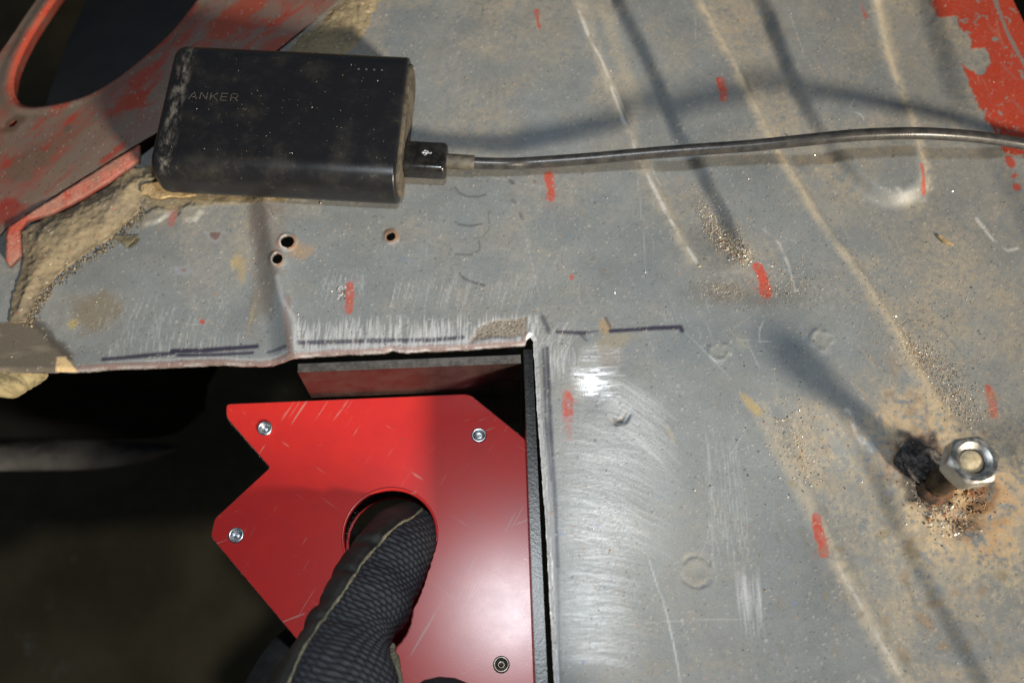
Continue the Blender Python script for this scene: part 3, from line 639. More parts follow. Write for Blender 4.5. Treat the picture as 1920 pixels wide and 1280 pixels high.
fo = masked_grid("folded_flange", Xg, Yg, 1.15 + .5 * (fbm(Xg, Yg, 15, 631) - .5) - .4 * (1 - ss(0, 1.0, dg)), dg, .5, M_redpanel, None, cg, np.stack([np.zeros_like(Xg), np.full_like(Xg, .5), np.zeros_like(Xg)], -1), (0, 0, 0), 1.0, M_redlip)
fo.parent = red; fo.matrix_parent_inverse = mw.inverted()
for ch in fo.children: ch.name = "flange_edge"

# dark inner skin seen through the oval, and dark wheel-well beyond it
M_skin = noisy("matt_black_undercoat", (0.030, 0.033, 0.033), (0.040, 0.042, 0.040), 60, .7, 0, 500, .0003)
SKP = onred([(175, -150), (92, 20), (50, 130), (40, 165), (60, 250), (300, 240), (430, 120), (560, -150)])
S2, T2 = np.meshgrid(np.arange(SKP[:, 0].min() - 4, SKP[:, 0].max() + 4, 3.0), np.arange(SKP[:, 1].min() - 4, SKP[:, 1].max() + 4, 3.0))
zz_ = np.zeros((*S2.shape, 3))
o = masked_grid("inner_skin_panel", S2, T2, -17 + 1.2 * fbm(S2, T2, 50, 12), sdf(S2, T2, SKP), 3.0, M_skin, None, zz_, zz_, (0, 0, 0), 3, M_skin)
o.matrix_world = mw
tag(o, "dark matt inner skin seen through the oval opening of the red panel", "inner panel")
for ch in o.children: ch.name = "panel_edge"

# ------------------------------------------------------------------ chassis rail below the cut, far out of focus
M_rail = noisy("shaded_rail_face", (0.005, 0.005, 0.005), (0.008, 0.008, 0.008), 30, .9, spec=.05)  # near-black colour stands in for shade on the rail's upright face
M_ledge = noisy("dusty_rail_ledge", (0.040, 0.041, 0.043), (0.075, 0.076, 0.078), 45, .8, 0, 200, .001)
def rail():
    z = -120.0
    e = empty("chassis_rail", U(150, 800, z), "dark chassis rail with a grey dusty ledge, blurred below the cut edge on the left", "rail")
    org = np.array(e.location) / MM
    rows = [(560, -60), (640, -75), (700, -110), (770, -160), (815, -186), (824, -190)]
    xsr = [-1400, -600, 0, 200, 330, 372, 390, 394]
    drop = [0, 0, 0, 0, -4, -16, -40, -90]
    V = []
    for k, (py, zz) in enumerate(rows):
        for q, dd in zip(xsr, drop):
            V.append(U(q - (0, 0, 2, 10, 30, 46)[k] * (q > 300), py + dd * (k > 3) * .6, zz))
    n = len(xsr); b = len(V)
    for q, dd in zip(xsr, drop): V.append(U(q - 40 * (q > 300), 560, -60) + np.array([0, 60, -120]))
    F = [tuple(f) for f in rib(n, len(rows))] + [((len(rows) - 1) * n + i, (len(rows) - 1) * n + i + 1, b + i + 1, b + i) for i in range(n - 1)]
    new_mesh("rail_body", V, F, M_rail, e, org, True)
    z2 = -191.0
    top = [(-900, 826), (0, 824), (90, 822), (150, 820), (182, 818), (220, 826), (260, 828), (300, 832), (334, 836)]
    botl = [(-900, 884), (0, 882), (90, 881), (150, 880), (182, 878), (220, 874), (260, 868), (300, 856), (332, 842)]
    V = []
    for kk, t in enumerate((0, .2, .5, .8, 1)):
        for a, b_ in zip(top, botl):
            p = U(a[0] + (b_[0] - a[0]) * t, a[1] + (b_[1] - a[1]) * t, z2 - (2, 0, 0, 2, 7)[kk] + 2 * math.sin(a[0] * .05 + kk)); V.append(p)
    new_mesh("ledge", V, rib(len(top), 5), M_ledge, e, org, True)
rail()

# ------------------------------------------------------------------ lump of old foam under the lower-left edge
def lump():
    bm = bmesh.new(); bmesh.ops.create_icosphere(bm, subdivisions=5, radius=1)
    c = U(8, 705, -12)
    V = []
    for v in bm.verts:
        p = np.array(v.co); n = fbm(np.array([p[0] * 9 + p[2] * 5]), np.array([p[1] * 9 - p[2] * 4]), 5, 71, 5)[0] - .5
        k = 1 + .55 * n
        V.append((c[0] + p[0] * 15 * k - 2, c[1] + p[1] * 8.5 * k, c[2] + p[2] * 9 * k))
    F = [tuple(v.index for v in f.verts) for f in bm.faces]; bm.free()
    o = new_mesh("foam_lump", V, F, noisy("old_foam", (.10, .085, .045), (.29, .24, .13), 160, .9, 0, 600, .0006, .3, .6), None, c)
    tag(o, "crumbly olive-tan foam lump hanging under the lower left panel edge", "foam lump")
lump()

# ------------------------------------------------------------------ power bank
def frame_pts(L, org, yaw):
    c, s = math.cos(yaw), math.sin(yaw); L = np.asarray(L, float)
    return np.stack([org[0] + c * L[:, 0] - s * L[:, 1], org[1] + s * L[:, 0] + c * L[:, 1], org[2] + L[:, 2]], 1)
def bevel_box(sx, sy, sz, rx, rends, seg=10, segend=6):
    """box; edges along x rounded by rx, end loops by rends=(left,right)"""
    bm = bmesh.new(); bmesh.ops.create_cube(bm, size=1)
    for v in bm.verts: v.co = (v.co.x * sx, v.co.y * sy, v.co.z * sz)
    ed = [e for e in bm.edges if abs((e.verts[0].co - e.verts[1].co).x) > sx * .5]
    bmesh.ops.bevel(bm, geom=ed, offset=rx, segments=seg, affect='EDGES', profile=.5)
    for side, r in zip((-1, 1), rends):
        ed = [e for e in bm.edges if all(abs(v.co.x - side * sx / 2) < 1e-4 for v in e.verts)]
        bmesh.ops.bevel(bm, geom=ed, offset=r, segments=segend, affect='EDGES', profile=.5)
    V = np.array([v.co for v in bm.verts]); F = [tuple(v.index for v in f.verts) for f in bm.faces]; bm.free()
    return V, F
def bank_mat():
    m, nd, lk, bs = nmat("soft_touch_black_plastic")
    tc = nd.new('ShaderNodeTexCoord'); sep = nd.new('ShaderNodeSeparateXYZ'); lk.new(tc.outputs['Object'], sep.inputs[0])
    n1 = noise(nd, lk, 70, 6, .7); n2 = noise(nd, lk, 420, 4, .7); n3 = noise(nd, lk, 2600, 2, .6)
    c = mixc(nd, lk, ramp(nd, lk, n1.outputs[0], .45, .75, 0, .5), (.0085, .0088, .0105), (.036, .032, .025))
    # scuffed left end
    b1 = ramp(nd, lk, sep.outputs[0], -.0445, -.0405); b2 = ramp(nd, lk, sep.outputs[0], -.0395, -.0355, 1, 0)
    mu = nd.new('ShaderNodeMath'); mu.operation = 'MULTIPLY'; lk.new(b1, mu.inputs[0]); lk.new(b2, mu.inputs[1])
    mp = nd.new('ShaderNodeMapping'); mp.inputs['Scale'].default_value = (1, .45, .4); mp.inputs['Rotation'].default_value = (0, 0, .5); lk.new(tc.outputs['Object'], mp.inputs[0])
    ns = noise(nd, lk, 330, 6, .75, mp.outputs[0])
    mv = nd.new('ShaderNodeMath'); mv.operation = 'MULTIPLY'; lk.new(mu.outputs[0], mv.inputs[0]); lk.new(ramp(nd, lk, ns.outputs[0], .44, .66, 0, .8), mv.inputs[1])
    zt = ramp(nd, lk, sep.outputs[2], .0165, .0205)
    mz = nd.new('ShaderNodeMath'); mz.operation = 'MULTIPLY'; lk.new(mv.outputs[0], mz.inputs[0]); lk.new(zt, mz.inputs[1])
    c = mixc(nd, lk, mz.outputs[0], c, (.16, .15, .135))
    # gritty dust patches and single specks
    d1 = ramp(nd, lk, n2.outputs[0], .58, .74, 0, .55); d0 = ramp(nd, lk, n1.outputs[0], .48, .62)
    md = nd.new('ShaderNodeMath'); md.operation = 'MULTIPLY'; lk.new(d1, md.inputs[0]); lk.new(d0, md.inputs[1])
    c = mixc(nd, lk, md.outputs[0], c, (.14, .115, .075))
    v = noise(nd, lk, 620, kind='V'); lk.new(ramp(nd, lk, v.outputs['Distance'], .07, .13, .6, 0), (mv2 := nd.new('ShaderNodeMath')).inputs[0]); mv2.operation = 'MULTIPLY'
    spc = nd.new('ShaderNodeSeparateColor'); lk.new(v.outputs['Color'], spc.inputs[0]); lk.new(ramp(nd, lk, spc.outputs[0], .8, .9), mv2.inputs[1])
    n8 = noise(nd, lk, 95, 4, .7); mc_ = nd.new('ShaderNodeMath'); mc_.operation = 'MULTIPLY'; lk.new(mv2.outputs[0], mc_.inputs[0]); lk.new(ramp(nd, lk, n8.outputs[0], .48, .62), mc_.inputs[1])
    c = mixc(nd, lk, mc_.outputs[0], c, (.30, .27, .22))
    lk.new(c, bs.inputs['Base Color']); lk.new(ramp(nd, lk, n1.outputs[0], .3, .7, .29, .42), bs.inputs['Roughness'])
    bump(nd, lk, bs, n3.outputs[0], .00003)
    return m
BK = np.array([-87.5, 86.0, 1.6]); BYAW = math.radians(-3.4); BL, BW, BT = 92.0, 60.0, 22.0
bank = empty("power_bank", BK, "matt black scuffed power bank with rounded edges lying on the panel", "power bank")
bank.rotation_euler = (0, 0, BYAW)
def bpart(name, V, F, mat, smooth=True, par=None):
    o = new_mesh(name, V, F, mat, None, (0, 0, 0), smooth); o.parent = par or bank; return o
V, F = bevel_box(BL, BW, BT, 8.2, (4.5, 1.2), 12, 7); V[:, 2] += BT / 2
shell = bpart("shell", V, F, bank_mat()); sharp(shell, 50)
M_cap = noisy("dusty_end_cap", (.03, .026, .02), (.095, .078, .052), 220, .8, 0, 900, .0001)
V, F = bevel_box(1.6, BW - 4.6, BT - 4.6, 6.2, (.2, .7), 10, 4); V[:, 2] += BT / 2; V[:, 0] += BL / 2 + .5
sharp(bpart("end_cap", V, F, M_cap), 50)
M_logo = noisy("pressed_lettering", (.006, .006, .007), (.014, .014, .015), 900, .25, spec=.7)
M_logoglint = noisy("lettering_glint", (.055, .052, .047), (.12, .112, .10), 900, .4)  # pale strokes paint the light caught by the letters' lower edges
def seg_mesh(segs, wd, z, h=.12):
    V = []; F = []
    for (xa, ya), (xb, yb) in segs:
        d = np.array([xb - xa, yb - ya]); L = np.linalg.norm(d); d = d / L; n = np.array([-d[1], d[0]]) * wd / 2; e = d * wd * .3
        q = [np.array([xa, ya]) - e + n, np.array([xa, ya]) - e - n, np.array([xb, yb]) + e - n, np.array([xb, yb]) + e + n]
        b = len(V)
        V += [(*p, z - .2) for p in q] + [(*p, z + h) for p in q]
        F += [(b + 4, b + 5, b + 6, b + 7), (b, b + 1, b + 5, b + 4), (b + 1, b + 2, b + 6, b + 5), (b + 2, b + 3, b + 7, b + 6), (b + 3, b, b + 4, b + 7)]
    return np.array(V), F
def letters():
    G = {'A': [((0, 0), (1.7, 3.2)), ((1.7, 3.2), (3.0, 0)), ((1.35, .95), (2.55, .95))],
         'N': [((0, 0), (0, 3.2)), ((0, 3.2), (2.5, 0)), ((2.5, 0), (2.5, 3.2))],
         'K': [((0, 0), (0, 3.2)), ((.2, 1.4), (2.5, 3.2)), ((.9, 1.9), (2.6, 0))],
         'E': [((0, 0), (0, 3.2)), ((0, 3.2), (2.4, 3.2)), ((0, 1.6), (2.2, 1.6)), ((0, 0), (2.4, 0))],
         'R': [((0, 0), (0, 3.2)), ((0, 3.2), (2.0, 3.2)), ((2.0, 3.2), (2.5, 2.7)), ((2.5, 2.7), (2.5, 2.0)), ((2.5, 2.0), (2.0, 1.5)), ((2.0, 1.5), (0, 1.5)), ((1.4, 1.5), (2.6, 0))]}
    x = -35.6; y = 2.0
    for ch, adv in zip("ANKER", (4.3, 3.9, 4.0, 3.8, 4.0)):
        sg = [((a[0] + x, a[1] + y), (b[0] + x, b[1] + y)) for a, b in G[ch]]
        V, F = seg_mesh(sg, .52, BT, .05); o = bpart("letter", V, F, M_logo, False)
        sg2 = [((a[0] + .16, a[1] - .22), (b[0] + .16, b[1] - .22)) for a, b in sg]
        V, F = seg_mesh(sg2, .22, BT, .07); bpart("letter_glint", V, F, M_logoglint, False, o)
        x += adv
letters()
M_led = noisy("led_window", (.06, .065, .075), (.11, .115, .125), 800, .4)
for k in range(4):
    V, F = [], []
    for i in range(10):
        a = i * math.tau / 10
        V.append((27.4 + 3.0 * k + .42 * math.cos(a), 19.2 + .42 * math.sin(a), BT + .04))
    for i in range(10): V.append((V[i][0], V[i][1], BT - .3))
    F = [tuple(range(10))] + [(10 + i, 10 + (i + 1) % 10, (i + 1) % 10, i) for i in range(10)]
    bpart("indicator_light", V, F, M_led, False)

# ------------------------------------------------------------------ usb cable
M_cable = noisy("black_cable_jacket", (.022, .022, .023), (.050, .047, .043), 240, .32, 0, 900, .00005)
M_plug = noisy("glossy_black_plug", (.007, .007, .007), (.018, .017, .015), 260, .16, rough2=.30, spec=.6)
M_relief = noisy("dusty_strain_relief", (.040, .036, .030), (.085, .075, .056), 400, .6)
M_white = noisy("white_print", (.62, .64, .70), (.74, .76, .80), 500, .5)
c_, s_ = math.cos(BYAW), math.sin(BYAW)
def b2w(x, y, z): return np.array([BK[0] + c_ * x - s_ * y, BK[1] + s_ * x + c_ * y, BK[2] + z])
PLX = BL / 2 + 1.3; PLY = -12.2; PLZ = 9.6
usb = empty("usb_cable", b2w(PLX, PLY, PLZ), "thin black charging cable plugged into the power bank and running off to the right", "cable")
uo = np.array(usb.location) / MM
V, F = bevel_box(16.2, 13.2, 8.4, 2.2, (.3, 1.8), 6, 5); V[:, 0] += 8.1
pl_ = new_mesh("plug", frame_pts(V, b2w(PLX, PLY, PLZ), BYAW), F, M_plug, usb, uo); sharp(pl_, 50)
V, F = bevel_box(10, 11.8, 4.4, .4, (.2, .2), 3, 2); V[:, 0] -= 4.0
new_mesh("connector_shell", frame_pts(V, b2w(PLX, PLY, PLZ), BYAW), F, noisy("tin_shell", (.5, .5, .5), (.6, .6, .6), 300, .3, 1.0), usb, uo)
sg = [((-1.9, 0), (1.5, 0)), ((-1.9, 0), (-1.2, .35)), ((-1.9, 0), (-1.2, -.35)), ((.9, 0), (-.1, .85)), ((-.1, .85), (-.7, .95)), ((.3, 0), (-.3, -.8)), ((-.3, -.8), (-.6, -.85)), ((1.35, .14), (1.75, .14)), ((1.35, -.14), (1.75, -.14)), ((-.75, .95), (-1.0, .95)), ((-.75, .75), (-1.0, .75)), ((-.6, -.85), (-.8, -.85)), ((-.6, -1.0), (-.8, -1.0))]
V, F = seg_mesh(sg, .30, 4.2, .04); V[:, 0] = V[:, 0] * 1.0 + 8.6; V[:, 1] += .6
new_mesh("usb_symbol", frame_pts(V, b2w(PLX, PLY, PLZ), BYAW), F, M_white, pl_, b2w(PLX, PLY, PLZ), False)
for o in (bpy.data.objects['usb_symbol'],): o.location = (b2w(PLX, PLY, PLZ) - uo) * MM - np.array(pl_.location)
def catmull(P, n):
    P = np.asarray(P, float); P = np.vstack([2 * P[0] - P[1], P, 2 * P[-1] - P[-2]]); out = []
    for i in range(1, len(P) - 2):
        for t in np.linspace(0, 1, n, endpoint=False):
            a, b, c, d = P[i - 1], P[i], P[i + 1], P[i + 2]
            out.append(.5 * ((2 * b) + (-a + c) * t + (2 * a - 5 * b + 4 * c - d) * t * t + (-a + 3 * b - 3 * c + d) * t ** 3))
    out.append(P[-2]); return np.array(out)
def tube(path, rad, seg=20, cap=True):
    path = np.asarray(path); n = len(path); rad = np.full(n, rad) if np.isscalar(rad) else np.asarray(rad)
    T = np.gradient(path, axis=0); T /= np.linalg.norm(T, axis=1)[:, None]
    upv = np.array([0, 0, 1.0]); S = np.cross(T, upv); S /= np.linalg.norm(S, axis=1)[:, None] + 1e-9; N = np.cross(S, T)
    a = np.arange(seg) * math.tau / seg
    V = path[:, None] + rad[:, None, None] * (np.cos(a)[None, :, None] * S[:, None] + np.sin(a)[None, :, None] * N[:, None])
    V = V.reshape(-1, 3); F = [tuple(f) for f in rib(seg, n, True)]
    if cap: F += [tuple(range(seg)), tuple(range((n - 1) * seg, n * seg))[::-1]]
    return V, F
sr0 = b2w(PLX + 15.8, PLY, PLZ); sr1 = b2w(PLX + 26.6, PLY + .1, PLZ - .3)
dirr = (sr1 - sr0) / np.linalg.norm(sr1 - sr0)
V, F = tube([sr0, sr0 + dirr * 4, sr1 - dirr * .4, sr1, sr1 + dirr * .06], [2.95, 2.95, 2.9, 2.7, 1.9], 24)
sharp(new_mesh("strain_relief", V, F, M_relief, usb, uo), 50)
KN = [(950, 307, 10.5), (1000, 305, 9.5), (1100, 298, 11), (1200, 289, 13), (1300, 281, 15.5), (1400, 274, 18), (1500, 264, 21), (1600, 254, 23), (1700, 250, 23), (1770, 252, 21), (1840, 258, 17), (1920, 270, 11), (2000, 288, 7), (2100, 312, 4), (2250, 350, 3)]
path = catmull([sr1 - dirr * 2, sr1 + dirr * 3] + [U(*k) for k in KN], 12)
new_mesh("cord", *tube(path, 2.28, 24), M_cable, usb, uo)

# ------------------------------------------------------------------ welding magnet
ZM = -30.0
M_worn = noisy("worn_enamel_edge", (.42, .03, .025), (.30, .16, .13), 500, .4, .1, 1200, .0001, .42, .56)
def poly_plate(outline, holes, ztop, zbot, name, mat, parent, org, bev=.5, noise_z=0):
    """extruded plate with holes via bmesh triangle fill"""
    bm = bmesh.new()
    loops = []
    for lp in [outline] + holes:
        vs = [bm.verts.new((p[0], p[1], ztop)) for p in lp]
        es = [bm.edges.new((vs[i], vs[(i + 1) % len(vs)])) for i in range(len(vs))]
        loops.append(vs)
    bmesh.ops.triangle_fill(bm, edges=bm.edges[:], use_beauty=True, normal=(0, 0, 1))
    for f in bm.faces:
        f.normal_update()
        if f.normal.z < 0: f.normal_flip()
    r = bmesh.ops.extrude_face_region(bm, geom=bm.faces[:])
    newv = [g for g in r['geom'] if isinstance(g, bmesh.types.BMVert)]
    for v in newv: v.co.z = zbot
    bmesh.ops.recalc_face_normals(bm, faces=bm.faces[:])
    ed = [e for e in bm.edges if len(e.link_faces) == 2 and abs(e.verts[0].co.z - ztop) < 1e-5 and abs(e.verts[1].co.z - ztop) < 1e-5 and e.calc_face_angle(0) > .8]
    if bev: bmesh.ops.bevel(bm, geom=ed, offset=bev, segments=3, affect='EDGES', profile=.6)
    V = np.array([v.co for v in bm.verts]); F = [tuple(v.index for v in f.verts) for f in bm.faces]; bm.free()
    o = new_mesh(name, V, F, mat, parent, org); sharp(o, 12)
    for p in o.data.polygons: p.use_smooth = abs(p.normal.z) < .97
    if bev:
        o.data.materials.append(M_worn)
        for p in o.data.polygons:
            if .2 < p.normal.z < .97: p.material_index = 1
    return o
def roundpoly(P, radii, n=5):
    out = []; P = [np.array(p[:2]) for p in P]
    for i, p in enumerate(P):
        a = P[i - 1] - p; b = P[(i + 1) % len(P)] - p; r = radii[i] if hasattr(radii, '__len__') else radii
        la, lb = np.linalg.norm(a), np.linalg.norm(b)
        if r <= 0: out.append(p); continue
        q0 = p + a / la * min(r, la * .45); q1 = p + b / lb * min(r, lb * .45)
        for t in np.linspace(0, 1, n): out.append((1 - t) ** 2 * q0 + 2 * t * (1 - t) * p + t * t * q1)
    return out
MO = [(424, 757), (880, 738), (986, 824), (1004, 1330), (950, 1390), (880, 1320), (760, 1440), (395, 1006), (402, 972), (506, 876), (424, 782)]
MP = roundpoly(UL(MO, ZM)[:, :2], [1.6, 2.5, 2, 3, 3, 2, 3, 1.6, 1.6, 1.0, 2])
hc = U(731, 1002, ZM); HR = 17.4
holeP = [(hc[0] + HR * math.cos(a), hc[1] + HR * math.sin(a)) for a in np.linspace(0, math.tau, 64, endpoint=False)]
mag = empty("welding_magnet", (hc[0], hc[1], ZM - 16), "red arrow-shaped welding magnet with a round thumb hole held against the plates", "magnet")
mo = np.array(mag.location) / MM
def red_enamel():
    m, nd, lk, bs = nmat("scratched_red_enamel")
    tc = nd.new('ShaderNodeTexCoord')
    n1 = noise(nd, lk, 35, 6, .7); n2 = noise(nd, lk, 700, 4, .7)
    c = mixc(nd, lk, ramp(nd, lk, n1.outputs[0], .3, .75), (.60, .032, .026), (.50, .024, .025))
    c = mixc(nd, lk, ramp(nd, lk, n2.outputs[0], .66, .74, 0, .5), c, (.26, .09, .08))
    n7 = noise(nd, lk, 120, 5, .7); c = mixc(nd, lk, ramp(nd, lk, n7.outputs[0], .66, .74, 0, .5), c, (.20, .05, .05))
    for k, (rot, sc_, th) in enumerate(((.5, (1, .03, 1), .66), (2.2, (1, .025, 1), .68), (1.2, (1, .04, 1), .69))):
        vr = nd.new('ShaderNodeVectorRotate'); vr.inputs['Angle'].default_value = rot; lk.new(tc.outputs['Object'], vr.inputs['Vector'])
        mp = nd.new('ShaderNodeMapping'); mp.inputs['Scale'].default_value = sc_; mp.inputs['Location'].default_value = (k * .3, k * .2, 0)
        lk.new(vr.outputs[0], mp.inputs[0]); ns = noise(nd, lk, 900, 2, .5, mp.outputs[0])
        n4 = noise(nd, lk, 55 + 20 * k, 3, .6)
        mu = nd.new('ShaderNodeMath'); mu.operation = 'MULTIPLY'; lk.new(ramp(nd, lk, ns.outputs[0], th, th + .05, 0, .8), mu.inputs[0]); lk.new(ramp(nd, lk, n4.outputs[0], .5, .62), mu.inputs[1])
        c = mixc(nd, lk, mu.outputs[0], c, (.50, .22, .19))
    lk.new(c, bs.inputs['Base Color']); lk.new(ramp(nd, lk, n1.outputs[0], .3, .75, .235, .27), bs.inputs['Roughness'])
    bs.inputs['Specular IOR Level'].default_value = .36
    n5 = noise(nd, lk, 1500, 3, .6); bump(nd, lk, bs, n5.outputs[0], .000004)
    return m
M_enamel = red_enamel()
M_core = noisy("black_ferrite", (.006, .006, .006), (.018, .017, .016), 500, .8, 0, 900, .0005)
M_riv = noisy("zinc_rivet", (.50, .52, .54), (.66, .67, .68), 400, .28, 1.0, rough2=.40)
RIV = [(497, 803), (898, 816), (443, 1003), (940, 1245)]
def circ(c, r, n=28): return [(c[0] + r * math.cos(a), c[1] + r * math.sin(a)) for a in np.linspace(0, math.tau, n, endpoint=False)]
rc_ = [U(a, b, ZM) for a, b in RIV]
poly_plate(MP, [holeP] + [circ(c, 2.3) for c in rc_], ZM, ZM - 1.8, "top_plate", M_enamel, mag, mo, .45)
poly_plate(MP, [circ(hc, HR)], ZM - 14.2, ZM - 16, "bottom_plate", M_enamel, mag, mo, 0)
inn = np.array(MP); cen = inn.mean(0)
inn2 = [p + (cen - p) / np.linalg.norm(cen - p) * 2.2 for p in inn]
poly_plate(inn2, [circ(hc, HR + .8, 48)], ZM - 1.85, ZM - 14.15, "magnet_core", M_core, mag, mo, 0)
def lathe(prof, c, n=32):
    V = []; 
    for r, z in prof:
        for a in np.arange(n) * math.tau / n: V.append((c[0] + r * math.cos(a), c[1] + r * math.sin(a), z))
    return np.array(V), rib(n, len(prof), True)[:, ::-1]
for c in rc_:
    V, F = lathe([(2.3, ZM - 1), (2.75, ZM + .1), (2.95, ZM + .35), (2.85, ZM + .6), (2.4, ZM + .72), (1.9, ZM + .5), (1.55, ZM - .1), (1.35, ZM - .7), (.75, ZM - .55), (.3, ZM - .25), (0.01, ZM - .2)], c)
    new_mesh("rivet", V, F, M_riv if c is not rc_[3] else noisy("tarnished_rivet", (.10, .075, .05), (.30, .27, .24), 300, .35, .8), mag, mo)
# rolled rim of the thumb hole
V, F = lathe([(HR + .6, ZM - .2), (HR + .55, ZM + .18), (HR, ZM + .28), (HR - .45, ZM - .05), (HR - .5, ZM - 1.2), (HR - .3, ZM - 2.2)], hc, 72)
new_mesh("hole_rim", V, F, M_enamel, mag, mo)
# steel dust clinging to the edges
def filings():
    r = np.random.RandomState(3); V = []; F = []
    P = np.array(MP); n = len(P); wts = []
    segs = [(P[i], P[(i + 1) % n]) for i in range(n)]
    def spike(p, d, L, w_):
        b = len(V); d = d / np.linalg.norm(d); s_1 = np.cross(d, r.normal(size=3)); s_1 /= np.linalg.norm(s_1); s_2 = np.cross(d, s_1)
        V.extend([p + s_1 * w_, p - s_1 * w_ * .5 + s_2 * w_ * .8, p - s_1 * w_ * .5 - s_2 * w_ * .8, p + d * L])
        F.extend([(b, b + 1, b + 3), (b + 1, b + 2, b + 3), (b + 2, b, b + 3)])
    cen = P.mean(0)
    for i in range(4200):
        a, bq = segs[r.randint(n)] if r.rand() < .1 else segs[r.choice(n, p=LEN)]
        t = r.rand(); p = a + (bq - a) * t; nrm = np.array([(bq - a)[1], -(bq - a)[0]]); nrm /= np.linalg.norm(nrm) + 1e-9
        notch = (p[0] < U(510, 0, ZM)[0]) and (p[1] > U(0, 985, ZM)[1])
        z = ZM - 1.2 - abs(r.normal(0, 3.2 if notch else 1.0)); k = (2.3 if notch else .95)
        spike(np.array([p[0], p[1], z]) - np.array([nrm[0], nrm[1], 0]) * .3, np.array([nrm[0], nrm[1], r.normal(0, .5)]) + r.normal(0, .45, 3), r.gamma(2, .28) * k, .10)
    for i in range(1500):
        a = r.uniform(0, math.tau); z = ZM - r.uniform(1.8, 14); p = np.array([hc[0] + (HR + .75) * math.cos(a), hc[1] + (HR + .75) * math.sin(a), z])
        spike(p, np.array([-math.cos(a), -math.sin(a), 0]) + r.normal(0, .5, 3), r.gamma(2, .3), .10)
    o = new_mesh("iron_filings", V, F, noisy("steel_dust", (.05, .045, .04), (.30, .27, .25), 900, .45, .6), mag, mo, False)
    tag(o, kind='stuff')
L_ = np.array([np.linalg.norm(MP[(i + 1) % len(MP)] - MP[i]) for i in range(len(MP))]); LEN = L_ / L_.sum()
filings()

# ------------------------------------------------------------------ two steel plates held in the corner
M_plateA = noisy("mill_scale_strip", (.030, .020, .019), (.055, .038, .034), 120, .25, .25, 900, .00004, rough2=.38, spec=.32)
M_plateB = noisy("dark_strip", (.007, .007, .007), (.020, .019, .018), 200, .30, .1, 900, .00008)
M_edgeA = noisy("sawn_strip_edge", (.05, .045, .042), (.10, .092, .085), 350, .5, .3, 900, .0001)
def box_plate(name, quad_top, ztop, zbot, mat, mat_edge, label):
    P = [np.array(q[:2]) for q in quad_top]; org = np.array([*np.mean(P, 0), zbot])
    e = empty(name, org, label, "steel plate", "steel plates held by the magnet")
    def mk(nm, za, zb, m, shrink=0):
        bm = bmesh.new(); c = np.mean(P, 0)
        vt = [bm.verts.new((*p, za)) for p in P]; vb = [bm.verts.new((*p, zb)) for p in P]
        bm.faces.new(vt); bm.faces.new(vb[::-1])
        for i in range(4): bm.faces.new((vt[i], vb[i], vb[(i + 1) % 4], vt[(i + 1) % 4]))
        bmesh.ops.recalc_face_normals(bm, faces=bm.faces[:])
        ed = [x for x in bm.edges if all(abs(v.co.z - za) < 1e-6 for v in x.verts)]
        bmesh.ops.bevel(bm, geom=ed, offset=.35, segments=2, affect='EDGES')
        o = new_mesh(nm, np.array([v.co for v in bm.verts]), [tuple(v.index for v in f.verts) for f in bm.faces], m, e, org); sharp(o, 30); bm.free()
    mk("plate_body", ztop - .9, zbot, mat); mk("top_edge", ztop, ztop - .88, mat_edge)
    return e
ZT = -2.2
a = U(558, 681, ZT); b = U(976, 664, ZT); dy = np.array([(b - a)[1], -(b - a)[0]]) / np.linalg.norm((b - a)[:2]) * 3.3
box_plate("steel_plate", [a[:2], b[:2], b[:2] + dy, a[:2] + dy], ZT, -75, M_plateA, M_edgeA, "dark steel plate standing along the back of the cut-out, mirroring the red magnet")
q4 = [U(981, 655, ZT), U(1013, 1500, ZT), U(1037, 1500, ZT), U(998, 655, ZT)]
box_plate("steel_plate", [q[:2] for q in q4], ZT + .3, -75, M_plateB, M_plateB, "black steel plate seen edge-on along the right side of the cut-out")

